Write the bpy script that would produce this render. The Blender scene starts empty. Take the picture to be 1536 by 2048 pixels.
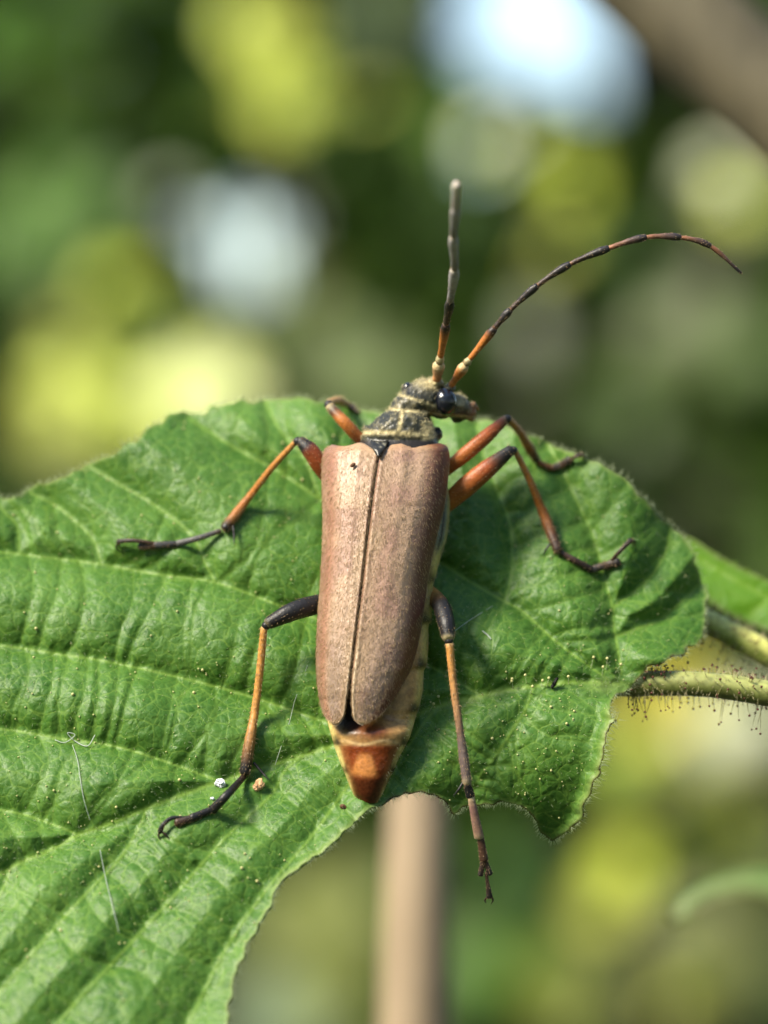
import bpy, bmesh, math, random
import numpy as np
from mathutils import Vector, Matrix
random.seed(7)
rng = np.random.default_rng(7)
scene = bpy.context.scene
COL = scene.collection

# ------------------------------------------------------------------ camera, sky, sun, exposure
S = 0.026e-3          # metres per photo pixel at the plane of the beetle
D0 = 0.160            # metres from the lens to that plane
H = 1.20              # height of the lens above the ground
FOCUS_Z = 140         # photo pixels in front of the reference plane

cam_data = bpy.data.cameras.new("camera")
cam = bpy.data.objects.new("camera", cam_data)
COL.objects.link(cam)
cam.location = (0, 0, H)
cam.rotation_euler = (math.radians(90), 0, 0)
cam_data.sensor_fit = 'VERTICAL'
cam_data.sensor_height = 36.0
cam_data.sensor_width = 27.0
cam_data.lens = 18.0 / (1024 * S / D0)
cam_data.clip_start = 0.005
cam_data.clip_end = 2000
cam_data.dof.use_dof = True
cam_data.dof.focus_distance = D0 - FOCUS_Z * S
APERTURE = 0.0056
cam_data.dof.aperture_fstop = (cam_data.lens * 1e-3) / APERTURE
scene.camera = cam

SUN_DIR = Vector((-0.60, -0.40, 0.69)).normalized()      # towards the sun
world = bpy.data.worlds.new("World")
scene.world = world
world.use_nodes = True
wn = world.node_tree.nodes
wl = world.node_tree.links
sky = wn.new("ShaderNodeTexSky")
sky.sky_type = 'NISHITA'
sky.sun_disc = False
sky.sun_elevation = math.asin(SUN_DIR.z)
sky.sun_rotation = math.atan2(SUN_DIR.x, SUN_DIR.y)
sky.air_density = 1.2
sky.dust_density = 0.4
sky.ozone_density = 1.0
wn["Background"].inputs["Strength"].default_value = 0.14
wl.new(sky.outputs[0], wn["Background"].inputs["Color"])

sun_data = bpy.data.lights.new("sun", 'SUN')
sun_data.energy = 4.6
sun_data.angle = math.radians(17)
sun_data.color = (1.0, 0.91, 0.74)
sun = bpy.data.objects.new("sun", sun_data)
COL.objects.link(sun)
sun.rotation_euler = SUN_DIR.to_track_quat('Z', 'Y').to_euler()
sun.location = (-1, -1, 3)

scene.view_settings.view_transform = 'Standard'
scene.view_settings.look = 'None'
scene.view_settings.exposure = 1.08
scene.view_settings.gamma = 1.0
scene.view_settings.use_curve_mapping = False
scene.cycles.use_denoising = True
scene.cycles.use_adaptive_sampling = True
scene.cycles.adaptive_threshold = 0.02
scene.cycles.max_bounces = 4
scene.cycles.diffuse_bounces = 2
scene.cycles.glossy_bounces = 2
scene.cycles.transparent_max_bounces = 4
scene.cycles.sample_clamp_indirect = 4.0

# ------------------------------------------------------------------ helpers
def W(px, py, z=0.0):
    """photo pixel + height towards the lens (in photo pixels) -> world point"""
    px = np.asarray(px, float); py = np.asarray(py, float); z = np.asarray(z, float)
    d = D0 - z * S
    k = S * d / D0
    return np.stack([(px - 768) * k, d + 0 * k, (1024 - py) * k + H], axis=-1)

def unW(v):
    v = np.asarray(v, float)
    d = v[..., 1]
    k = S * d / D0
    return v[..., 0] / k + 768, 1024 - (v[..., 2] - H) / k, (D0 - d) / S

def P(px, py, dist):
    """world point seen at a photo pixel, at a distance in metres"""
    k = S / D0 * dist
    return np.array([(px - 768) * k, dist, (1024 - py) * k + H])

def tag(o, label=None, cat=None, group=None, kind=None):
    if label: o["label"] = label
    if cat: o["category"] = cat
    if group: o["group"] = group
    if kind: o["kind"] = kind
    return o

ROOTLOC = {}
def empty(name, loc):
    o = bpy.data.objects.new(name, None)
    o.empty_display_size = 0.002
    COL.objects.link(o)
    o.location = Vector([float(c) for c in loc])
    ROOTLOC[o.name] = np.array(loc, float)
    return o

def root_of(o):
    while o.parent: o = o.parent
    return o

def build(name, verts, faces, mat, parent=None, origin=None, col=None, smooth=True, attrs=None):
    """one mesh object from world-space vertices"""
    verts = np.asarray(verts, float)
    if parent is not None:
        org = ROOTLOC[root_of(parent).name]
    else:
        org = np.array(origin if origin is not None else verts.mean(0), float)
    me = bpy.data.meshes.new(name)
    me.from_pydata((verts - org).tolist(), [], [list(map(int, f)) for f in faces] if not isinstance(faces, np.ndarray) else faces.tolist())
    if col is not None:
        a = me.attributes.new("Col", 'FLOAT_COLOR', 'POINT')
        col = np.asarray(col, float); c = np.ones((len(verts), 4)); c[:, :col.shape[1]] = col
        a.data.foreach_set("color", c.ravel())
    if attrs:
        for k, v in attrs.items():
            a = me.attributes.new(k, 'FLOAT', 'POINT')
            a.data.foreach_set("value", np.asarray(v, float))
    if smooth:
        me.polygons.foreach_set("use_smooth", [True] * len(me.polygons))
    me.materials.append(mat)
    me.update()
    o = bpy.data.objects.new(name, me)
    COL.objects.link(o)
    if parent is not None:
        o.parent = parent
    else:
        o.location = Vector([float(c) for c in org])
        ROOTLOC[o.name] = org
    return o

def catmull(pts, n):
    pts = np.asarray(pts, float)
    m = len(pts)
    if m == 2:
        t = np.linspace(0, 1, n)[:, None]
        return pts[0] * (1 - t) + pts[1] * t
    P_ = np.vstack([2 * pts[0] - pts[1], pts, 2 * pts[-1] - pts[-2]])
    u = np.linspace(0, m - 1 - 1e-9, n)
    i = u.astype(int); f = (u - i)[:, None]
    a, b, c, d = P_[i], P_[i + 1], P_[i + 2], P_[i + 3]
    return 0.5 * ((2 * b) + (-a + c) * f + (2 * a - 5 * b + 4 * c - d) * f ** 2 + (-a + 3 * b - 3 * c + d) * f ** 3)

def interp(tab, t):
    tab = np.asarray(tab, float)
    if tab.ndim == 1:
        return np.interp(t, np.linspace(0, 1, len(tab)), tab)
    return np.stack([np.interp(t, tab[:, 0], tab[:, k]) for k in range(1, tab.shape[1])], -1)

def frames(c):
    T = np.gradient(c, axis=0)
    T /= np.linalg.norm(T, axis=1)[:, None] + 1e-15
    N = np.zeros_like(T)
    ref = np.array([0, -1.0, 0])                       # towards the lens
    if abs(T[0] @ ref) > 0.9: ref = np.array([0, 0, 1.0])
    n = ref - T[0] * (ref @ T[0]); n /= np.linalg.norm(n)
    for i in range(len(c)):
        n = n - T[i] * (n @ T[i]); n /= np.linalg.norm(n) + 1e-15
        N[i] = n
    return T, N, np.cross(T, N)

def tube_world(c, r, nseg=12, flat=1.0, cap=True):
    """c: (n,3) world centres, r: (n,) radii in metres. returns verts, faces, t, ang"""
    c = np.asarray(c, float); r = np.asarray(r, float)
    if cap:                                            # rounded ends
        T0 = c[0] - c[1]; T0 /= np.linalg.norm(T0); T1 = c[-1] - c[-2]; T1 /= np.linalg.norm(T1)
        c = np.vstack([c[0] + T0 * r[0] * .55, c[0] + T0 * r[0] * .35, c, c[-1] + T1 * r[-1] * .35, c[-1] + T1 * r[-1] * .55])
        r = np.concatenate([[r[0] * .15, r[0] * .75], r, [r[-1] * .75, r[-1] * .15]])
    n = len(c)
    T, N, B = frames(c)
    a = np.linspace(0, 2 * np.pi, nseg, endpoint=False)
    v = c[:, None] + r[:, None, None] * (np.cos(a)[None, :, None] * N[:, None] * flat + np.sin(a)[None, :, None] * B[:, None])
    idx = np.arange(n * nseg).reshape(n, nseg)
    nx = np.roll(idx, -1, 1)
    f = np.stack([idx[:-1], nx[:-1], nx[1:], idx[1:]], -1).reshape(-1, 4)
    faces = f.tolist() + [idx[0][::-1].tolist(), idx[-1].tolist()]
    t = np.repeat(np.linspace(0, 1, n), nseg)
    return v.reshape(-1, 3), faces, t, np.tile(a, n)

def tube(pts, radii, n=24, nseg=12, flat=1.0, cap=True):
    """pts: (px,py,z) list, radii in photo pixels"""
    c = catmull(pts, n)
    cw = W(c[:, 0], c[:, 1], c[:, 2])
    t = np.linspace(0, 1, n)
    r = np.interp(t, np.linspace(0, 1, len(radii)), radii) if not isinstance(radii[0], (tuple, list)) else interp(radii, t)[:, 0]
    return tube_world(cw, r * S, nseg, flat, cap)

def merge(parts):
    V, F, off = [], [], 0
    extra = []
    for p in parts:
        V.append(p[0]); F += [[i + off for i in f] for f in p[1]]
        extra.append(p[2] if len(p) > 2 else None)
        off += len(p[0])
    return np.vstack(V), F, (np.concatenate(extra) if extra[0] is not None else None)

def ellipsoid(c, r, nu=24, nv=16, rot=None):
    th = np.linspace(0, np.pi, nv + 2)[1:-1]; ph = np.linspace(0, 2 * np.pi, nu, endpoint=False)
    v = np.stack([np.sin(th)[:, None] * np.cos(ph), np.sin(th)[:, None] * np.sin(ph), np.cos(th)[:, None] + 0 * ph], -1).reshape(-1, 3)
    v = np.vstack([v, [[0, 0, 1]], [[0, 0, -1]]]) * np.asarray(r)
    if rot is not None: v = v @ np.asarray(rot).T
    v = v + np.asarray(c)
    f = []
    for i in range(nv - 1):
        for j in range(nu):
            f.append([i * nu + j, (i + 1) * nu + j, (i + 1) * nu + (j + 1) % nu, i * nu + (j + 1) % nu])
    top, bot = nv * nu, nv * nu + 1
    for j in range(nu):
        f.append([top, j, (j + 1) % nu]); f.append([bot, (nv - 1) * nu + (j + 1) % nu, (nv - 1) * nu + j])
    return v, f

def ell_px(c, r, rotz=0.0, nu=24, nv=16):
    a = math.radians(rotz)
    R = np.array([[math.cos(a), -math.sin(a), 0], [math.sin(a), math.cos(a), 0], [0, 0, 1]])
    v, f = ellipsoid(c, r, nu, nv, R)
    return W(v[:, 0], v[:, 1], v[:, 2]), [x[::-1] for x in f]

def hairs(base, direc, length, radius, bend=None, sides=3):
    """many tapered hairs in one mesh. all in metres. base (n,3), direc (n,3) unit, length (n,), radius"""
    base = np.asarray(base); direc = np.asarray(direc)
    n = len(base)
    direc = direc / (np.linalg.norm(direc, axis=1)[:, None] + 1e-15)
    ref = np.where(np.abs(direc[:, 1:2]) > 0.9, np.array([[0, 0, 1.0]]), np.array([[0, 1.0, 0]]))
    U = np.cross(direc, ref); U /= np.linalg.norm(U, axis=1)[:, None]
    V = np.cross(direc, U)
    L = np.asarray(length)[:, None]
    bend = np.zeros((n, 3)) if bend is None else bend
    mid = base + direc * L * .55 + bend * L * .3
    tip = base + direc * L + bend * L
    rad = (np.full(n, radius) if np.isscalar(radius) else radius)[:, None]
    a = np.arange(sides) * 2 * np.pi / sides
    ring0 = base[:, None] + rad[:, :, None] * (np.cos(a)[None, :, None] * U[:, None] + np.sin(a)[None, :, None] * V[:, None])
    ring1 = mid[:, None] + .7 * rad[:, :, None] * (np.cos(a)[None, :, None] * U[:, None] + np.sin(a)[None, :, None] * V[:, None])
    v = np.concatenate([ring0, ring1, tip[:, None]], 1)
    k = 2 * sides + 1
    f = []
    for s in range(sides):
        s2 = (s + 1) % sides
        f.append([s, s2, sides + s2]); f.append([s, sides + s2, sides + s]); f.append([sides + s, sides + s2, 2 * sides])
    f = np.array(f)
    faces = (np.arange(n)[:, None, None] * k + f[None]).reshape(-1, 3)
    return v.reshape(-1, 3), faces

def vnoise(p, seed=0):
    """cheap smooth value noise, p (n,3) -> 0..1"""
    p = np.asarray(p, float); i = np.floor(p).astype(np.int64); f = p - i; f = f * f * (3 - 2 * f)
    def hsh(a):
        h = (a[..., 0] * 374761393 + a[..., 1] * 668265263 + a[..., 2] * 2147483647 + seed * 974634533) & 0xffffffff
        h = ((h ^ (h >> 13)) * 1274126177) & 0xffffffff
        return ((h ^ (h >> 16)) & 0xffff) / 65535.0
    out = 0
    for dx in (0, 1):
        for dy in (0, 1):
            for dz in (0, 1):
                w = (f[..., 0] if dx else 1 - f[..., 0]) * (f[..., 1] if dy else 1 - f[..., 1]) * (f[..., 2] if dz else 1 - f[..., 2])
                out = out + w * hsh(i + np.array([dx, dy, dz]))
    return out

def sstep(a, b, x):
    t = np.clip((np.asarray(x, float) - a) / (b - a), 0, 1)
    return t * t * (3 - 2 * t)

def mixc(a, b, t):
    t = np.asarray(t, float)[..., None]
    return np.asarray(a, float) * (1 - t) + np.asarray(b, float) * t

# ------------------------------------------------------------------ materials
def new_mat(name):
    m = bpy.data.materials.new(name); m.use_nodes = True
    nt = m.node_tree
    return m, nt, nt.nodes["Principled BSDF"], nt.nodes, nt.links

def N(nodes, typ, **kw):
    n = nodes.new(typ)
    for k, v in kw.items(): setattr(n, k, v)
    return n

def setin(n, **kw):
    for k, v in kw.items(): n.inputs[k.replace("_", " ")].default_value = v

def attr_mat(name, rough=0.4, spec=0.5, noise=(6000, 0.25), bump=(9000, 0.15), coat=0.0, sheen=0.0, sss=0.0, stretch=None):
    m, nt, b, nodes, links = new_mat(name)
    at = N(nodes, "ShaderNodeAttribute", attribute_name="Col")
    tc = N(nodes, "ShaderNodeTexCoord")
    mp = N(nodes, "ShaderNodeMapping")
    if stretch: mp.inputs["Scale"].default_value = stretch
    links.new(tc.outputs["Object"], mp.inputs["Vector"])
    nz = N(nodes, "ShaderNodeTexNoise"); setin(nz, Scale=noise[0], Detail=4.0)
    links.new(mp.outputs[0], nz.inputs["Vector"])
    mr = N(nodes, "ShaderNodeMapRange"); mr.inputs["From Min"].default_value = .3; mr.inputs["From Max"].default_value = .7
    mr.inputs["To Min"].default_value = 1 - noise[1]; mr.inputs["To Max"].default_value = 1 + noise[1]
    links.new(nz.outputs["Fac"], mr.inputs["Value"])
    mx = N(nodes, "ShaderNodeVectorMath", operation='SCALE')
    links.new(at.outputs["Color"], mx.inputs[0]); links.new(mr.outputs[0], mx.inputs["Scale"])
    links.new(mx.outputs[0], b.inputs["Base Color"])
    ro = N(nodes, "ShaderNodeMath", operation='MULTIPLY'); ro.inputs[1].default_value = rough
    links.new(at.outputs["Alpha"], ro.inputs[0]); links.new(ro.outputs[0], b.inputs["Roughness"])
    b.inputs["Specular IOR Level"].default_value = spec
    b.inputs["Coat Weight"].default_value = coat
    b.inputs["Coat Roughness"].default_value = 0.12
    if sheen:
        b.inputs["Sheen Weight"].default_value = sheen; b.inputs["Sheen Roughness"].default_value = .35
        b.inputs["Sheen Tint"].default_value = (1, .85, .65, 1)
    if sss:
        b.inputs["Subsurface Weight"].default_value = sss
        b.inputs["Subsurface Scale"].default_value = 0.0003
        b.inputs["Subsurface Radius"].default_value = (1, .5, .2)
    if bump[1]:
        n2 = N(nodes, "ShaderNodeTexNoise"); setin(n2, Scale=bump[0], Detail=3.0)
        links.new(mp.outputs[0], n2.inputs["Vector"])
        bp = N(nodes, "ShaderNodeBump"); setin(bp, Strength=bump[1], Distance=0.00008)
        links.new(n2.outputs["Fac"], bp.inputs["Height"]); links.new(bp.outputs[0], b.inputs["Normal"])
    return m

M_LEG = attr_mat("leg_chitin", rough=0.46, spec=0.4, bump=(7000, .4))
M_ELY = attr_mat("elytra_chitin", rough=0.42, spec=0.4, noise=(5200, .12), bump=(9500, .35), sheen=.12)
M_BODY = attr_mat("body_chitin", rough=0.38, spec=0.45, noise=(5000, .25), bump=(6000, .35))
M_EYE = attr_mat("eye_black", rough=0.16, spec=0.6, noise=(3000, .1), bump=(22000, .12), coat=.3)
M_SOLID = attr_mat("small_bits", rough=0.7, spec=0.3)

def hair_mat(name, c, rough=.45, trans=0.3):
    m, nt, b, nodes, links = new_mat(name)
    setin(b, Base_Color=(*c, 1), Roughness=rough)
    tr = N(nodes, "ShaderNodeBsdfTranslucent"); tr.inputs["Color"].default_value = (*c, 1)
    mx = N(nodes, "ShaderNodeMixShader"); mx.inputs[0].default_value = trans
    out = nodes["Material Output"]
    links.new(b.outputs[0], mx.inputs[1]); links.new(tr.outputs[0], mx.inputs[2]); links.new(mx.outputs[0], out.inputs["Surface"])
    return m
M_GOLD = hair_mat("golden_hair", (0.56, 0.40, 0.22))
M_PALEHAIR = hair_mat("pale_hair", (0.66, 0.58, 0.34))
M_LEAFHAIR = hair_mat("leaf_hair", (0.50, 0.58, 0.34), trans=.5)
M_GLAND = hair_mat("gland_hair", (0.22, 0.20, 0.07), trans=.3)
M_GLANDHEAD = hair_mat("gland_head", (0.10, 0.02, 0.012), trans=.1)
M_SILK = hair_mat("silk", (0.55, 0.62, 0.55), rough=.3, trans=.4)

def leaf_mat(name, green, dark, vein, trans=0.22, rough=0.42, fine=True):
    m, nt, b, nodes, links = new_mat(name)
    out = nodes["Material Output"]
    tc = N(nodes, "ShaderNodeTexCoord")
    av = N(nodes, "ShaderNodeAttribute", attribute_name="vein")
    ar = N(nodes, "ShaderNodeAttribute", attribute_name="rim")
    ab = N(nodes, "ShaderNodeAttribute", attribute_name="brown")
    # blotches
    n1 = N(nodes, "ShaderNodeTexNoise"); setin(n1, Scale=260.0, Detail=5.0, Roughness=.6)
    n2 = N(nodes, "ShaderNodeTexNoise"); setin(n2, Scale=2600.0, Detail=4.0, Roughness=.7)
    for n in (n1, n2): links.new(tc.outputs["Object"], n.inputs["Vector"])
    ad = N(nodes, "ShaderNodeMath", operation='MULTIPLY_ADD'); ad.inputs[1].default_value = .55
    links.new(n2.outputs["Fac"], ad.inputs[0]); links.new(n1.outputs["Fac"], ad.inputs[2])
    rp = N(nodes, "ShaderNodeMapRange"); setin(rp, **{"From_Min": .55, "From_Max": 1.0})
    links.new(ad.outputs[0], rp.inputs["Value"])
    c1 = N(nodes, "ShaderNodeMix", data_type='RGBA'); c1.inputs["A"].default_value = (*dark, 1); c1.inputs["B"].default_value = (*green, 1)
    links.new(rp.outputs[0], c1.inputs["Factor"])
    # fine net of veinlets
    nw = N(nodes, "ShaderNodeTexNoise"); setin(nw, Scale=1500.0, Detail=2.0)
    links.new(tc.outputs["Object"], nw.inputs["Vector"])
    wv = N(nodes, "ShaderNodeVectorMath", operation='MULTIPLY_ADD')
    wv.inputs[1].default_value = (.0003, .0003, .0003)
    links.new(nw.outputs["Color"], wv.inputs[0]); links.new(tc.outputs["Object"], wv.inputs[2])
    vo = N(nodes, "ShaderNodeTexVoronoi", feature='DISTANCE_TO_EDGE'); setin(vo, Scale=2300.0)
    vo2 = N(nodes, "ShaderNodeTexVoronoi", feature='DISTANCE_TO_EDGE'); setin(vo2, Scale=1050.0)
    links.new(wv.outputs[0], vo.inputs["Vector"]); links.new(wv.outputs[0], vo2.inputs["Vector"])
    e1 = N(nodes, "ShaderNodeMapRange"); setin(e1, **{"From_Min": 0.0, "From_Max": .10, "To_Min": 1.0, "To_Max": 0.0})
    e2 = N(nodes, "ShaderNodeMapRange"); setin(e2, **{"From_Min": 0.0, "From_Max": .055, "To_Min": 1.0, "To_Max": 0.0})
    links.new(vo.outputs["Distance"], e1.inputs["Value"]); links.new(vo2.outputs["Distance"], e2.inputs["Value"])
    m1 = N(nodes, "ShaderNodeMath", operation='MULTIPLY'); m1.inputs[1].default_value = .17
    m2 = N(nodes, "ShaderNodeMath", operation='MULTIPLY_ADD'); m2.inputs[1].default_value = .36
    links.new(e1.outputs[0], m1.inputs[0]); links.new(e2.outputs[0], m2.inputs[0]); links.new(m1.outputs[0], m2.inputs[2])
    mv = N(nodes, "ShaderNodeMath", operation='MAXIMUM'); mv.use_clamp = True
    links.new(m2.outputs[0], mv.inputs[0]); links.new(av.outputs["Fac"], mv.inputs[1])
    c2 = N(nodes, "ShaderNodeMix", data_type='RGBA'); c2.inputs["B"].default_value = (*vein, 1)
    links.new(c1.outputs["Result"], c2.inputs["A"]); links.new(mv.outputs[0], c2.inputs["Factor"])
    c3 = N(nodes, "ShaderNodeMix", data_type='RGBA'); c3.inputs["B"].default_value = (0.24, 0.33, 0.09, 1)
    links.new(c2.outputs["Result"], c3.inputs["A"]); links.new(ar.outputs["Fac"], c3.inputs["Factor"])
    c4 = N(nodes, "ShaderNodeMix", data_type='RGBA'); c4.inputs["B"].default_value = (0.055, 0.022, 0.008, 1)
    links.new(c3.outputs["Result"], c4.inputs["A"]); links.new(ab.outputs["Fac"], c4.inputs["Factor"])
    links.new(c4.outputs["Result"], b.inputs["Base Color"])
    rr = N(nodes, "ShaderNodeMapRange"); setin(rr, **{"From_Min": .3, "From_Max": .7, "To_Min": rough - .08, "To_Max": rough + .14})
    links.new(n2.outputs["Fac"], rr.inputs["Value"]); links.new(rr.outputs[0], b.inputs["Roughness"])
    b.inputs["Specular IOR Level"].default_value = .32
    b.inputs["Sheen Weight"].default_value = .04; b.inputs["Sheen Roughness"].default_value = .4
    # relief of the net and the cells
    vd = N(nodes, "ShaderNodeMath", operation='MULTIPLY_ADD'); vd.inputs[1].default_value = .5
    links.new(vo.outputs["Distance"], vd.inputs[0]); links.new(vo2.outputs["Distance"], vd.inputs[2])
    vd2 = N(nodes, "ShaderNodeMath", operation='MULTIPLY_ADD'); vd2.inputs[1].default_value = .6
    links.new(n2.outputs["Fac"], vd2.inputs[0]); links.new(vd.outputs[0], vd2.inputs[2])
    bp = N(nodes, "ShaderNodeBump"); setin(bp, Strength=.5, Distance=.0002)
    links.new(vd2.outputs[0], bp.inputs["Height"]); links.new(bp.outputs[0], b.inputs["Normal"])
    tr = N(nodes, "ShaderNodeBsdfTranslucent")
    tm = N(nodes, "ShaderNodeVectorMath", operation='MULTIPLY'); tm.inputs[1].default_value = (1.5, 1.5, .7)
    links.new(c4.outputs["Result"], tm.inputs[0]); links.new(tm.outputs[0], tr.inputs["Color"])
    mx = N(nodes, "ShaderNodeMixShader"); mx.inputs[0].default_value = trans
    links.new(b.outputs[0], mx.inputs[1]); links.new(tr.outputs[0], mx.inputs[2]); links.new(mx.outputs[0], out.inputs["Surface"])
    return m

M_LEAF = leaf_mat("hazel_leaf_green", (0.098, 0.215, 0.034), (0.036, 0.118, 0.011), (0.22, 0.36, 0.055))
M_LEAF2 = leaf_mat("back_leaf_green", (0.14, 0.33, 0.012), (0.10, 0.25, 0.008), (0.21, 0.38, 0.03), trans=.5)

def bg_leaf_mat(name, c, var, trans=.35, rough=.5):
    m, nt, b, nodes, links = new_mat(name)
    out = nodes["Material Output"]
    at = N(nodes, "ShaderNodeAttribute", attribute_name="Col")
    nz = N(nodes, "ShaderNodeTexNoise"); setin(nz, Scale=30.0, Detail=3.0)
    tc = N(nodes, "ShaderNodeTexCoord"); links.new(tc.outputs["Object"], nz.inputs["Vector"])
    mr = N(nodes, "ShaderNodeMapRange"); setin(mr, **{"To_Min": .7, "To_Max": 1.3})
    links.new(nz.outputs["Fac"], mr.inputs["Value"])
    sc = N(nodes, "ShaderNodeVectorMath", operation='SCALE'); links.new(at.outputs["Color"], sc.inputs[0]); links.new(mr.outputs[0], sc.inputs["Scale"])
    links.new(sc.outputs[0], b.inputs["Base Color"])
    setin(b, Roughness=rough)
    tr = N(nodes, "ShaderNodeBsdfTranslucent"); links.new(sc.outputs[0], tr.inputs["Color"])
    mx = N(nodes, "ShaderNodeMixShader"); mx.inputs[0].default_value = trans
    links.new(b.outputs[0], mx.inputs[1]); links.new(tr.outputs[0], mx.inputs[2]); links.new(mx.outputs[0], out.inputs["Surface"])
    return m
M_BGLEAF = bg_leaf_mat("woodland_leaf", None, None)

def bark_mat(name, c1, c2, scale=400.0):
    m, nt, b, nodes, links = new_mat(name)
    tc = N(nodes, "ShaderNodeTexCoord"); mp = N(nodes, "ShaderNodeMapping"); mp.inputs["Scale"].default_value = (1, 1, .25)
    links.new(tc.outputs["Object"], mp.inputs["Vector"])
    nz = N(nodes, "ShaderNodeTexNoise"); setin(nz, Scale=scale, Detail=6.0, Roughness=.65); links.new(mp.outputs[0], nz.inputs["Vector"])
    c = N(nodes, "ShaderNodeMix", data_type='RGBA'); c.inputs["A"].default_value = (*c1, 1); c.inputs["B"].default_value = (*c2, 1)
    mr = N(nodes, "ShaderNodeMapRange"); setin(mr, **{"From_Min": .3, "From_Max": .7}); links.new(nz.outputs["Fac"], mr.inputs["Value"])
    links.new(mr.outputs[0], c.inputs["Factor"]); links.new(c.outputs["Result"], b.inputs["Base Color"])
    setin(b, Roughness=.75)
    bp = N(nodes, "ShaderNodeBump"); setin(bp, Strength=.4, Distance=.3 / scale); links.new(nz.outputs["Fac"], bp.inputs["Height"]); links.new(bp.outputs[0], b.inputs["Normal"])
    return m
M_TWIG = bark_mat("pale_hazel_bark", (0.25, 0.185, 0.115), (0.36, 0.27, 0.175))
M_BRANCH = bark_mat("brown_bark", (0.040, 0.034, 0.017), (0.12, 0.10, 0.055))
M_TRUNK = bark_mat("tree_bark", (0.05, 0.042, 0.03), (0.14, 0.11, 0.08), scale=25.0)
M_PETIOLE = attr_mat("petiole_skin", rough=.45, spec=.4, noise=(2500, .25), bump=(2500, .3), sheen=.2)

def ground_mat():
    m, nt, b, nodes, links = new_mat("woodland_floor")
    tc = N(nodes, "ShaderNodeTexCoord")
    nz = N(nodes, "ShaderNodeTexNoise"); setin(nz, Scale=3.0, Detail=8.0, Roughness=.7); links.new(tc.outputs["Object"], nz.inputs["Vector"])
    c = N(nodes, "ShaderNodeMix", data_type='RGBA'); c.inputs["A"].default_value = (0.05, 0.055, 0.02, 1); c.inputs["B"].default_value = (0.10, 0.12, 0.035, 1)
    mr = N(nodes, "ShaderNodeMapRange"); setin(mr, **{"From_Min": .35, "From_Max": .65}); links.new(nz.outputs["Fac"], mr.inputs["Value"])
    links.new(mr.outputs[0], c.inputs["Factor"]); links.new(c.outputs["Result"], b.inputs["Base Color"]); setin(b, Roughness=.9)
    bp = N(nodes, "ShaderNodeBump"); setin(bp, Strength=.6, Distance=.05); links.new(nz.outputs["Fac"], bp.inputs["Height"]); links.new(bp.outputs[0], b.inputs["Normal"])
    return m

# ------------------------------------------------------------------ ground
g = 90
xs = np.linspace(-1, 1, g); xs = np.sign(xs) * np.abs(xs) ** 3 * 600
X, Y = np.meshgrid(xs, xs, indexing='ij')
Zg = 0.12 * (vnoise(np.stack([X * .7, Y * .7, 0 * X], -1).reshape(-1, 3), 3).reshape(X.shape) - .5)
idx = np.arange(g * g).reshape(g, g)
fc = np.stack([idx[:-1, :-1], idx[1:, :-1], idx[1:, 1:], idx[:-1, 1:]], -1).reshape(-1, 4)
ground = build("ground", np.stack([X, Y, Zg], -1).reshape(-1, 3), fc, ground_mat(), origin=(0, 0, 0))
tag(ground, kind="structure")

# ------------------------------------------------------------------ wood behind: leaves, shrubs, trees
def leaf_cloud(pos, size, normal, cols, spin=None):
    """each leaf: a folded ovate blade of 8 points / 6 faces. pos (n,3), size (n,), normal (n,3)"""
    n = len(pos)
    normal = normal / np.linalg.norm(normal, axis=1)[:, None]
    a = rng.normal(size=(n, 3)); a[:, 2] -= .6
    U = a - normal * (a * normal).sum(1)[:, None]; U /= np.linalg.norm(U, axis=1)[:, None]
    V = np.cross(normal, U)
    shape = np.array([[-.5, 0, 0], [-.28, .33, .05], [.08, .38, .07], [.5, 0, -.06], [.08, -.38, .07], [-.28, -.33, .05], [-.2, 0, 0], [.15, 0, -.01]])
    v = pos[:, None] + size[:, None, None] * (shape[None, :, 0:1] * U[:, None] + shape[None, :, 1:2] * V[:, None] + shape[None, :, 2:3] * normal[:, None])
    f = np.array([[0, 6, 1], [6, 7, 1], [7, 2, 1], [7, 3, 2], [0, 5, 6], [6, 5, 7], [7, 5, 4], [7, 4, 3]])
    faces = (np.arange(n)[:, None, None] * 8 + f[None]).reshape(-1, 3)
    return v.reshape(-1, 3), faces, np.repeat(cols, 8, 0)

def stick(pts, r0, r1, n=18, nseg=10):
    c = catmull(np.asarray(pts, float), n)
    r = np.linspace(r0, r1, n)
    return tube_world(c, r, nseg)

GAPS = [(1050, 40, 130), (1230, 40, 150), (1330, 110, 70), (490, 530, 70), (400, 450, 46), (560, 470, 46), (470, 430, 40), (1430, 310, 40), (1060, 640, 38), (1100, 760, 30), (960, 300, 34), (215, 120, 40), (760, 30, 30), (150, 20, 24), (1010, 600, 24)]
def px_of(p):
    k = S / D0 * p[:, 1]
    return p[:, 0] / k + 768, 1024 - (p[:, 2] - H) / k

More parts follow.
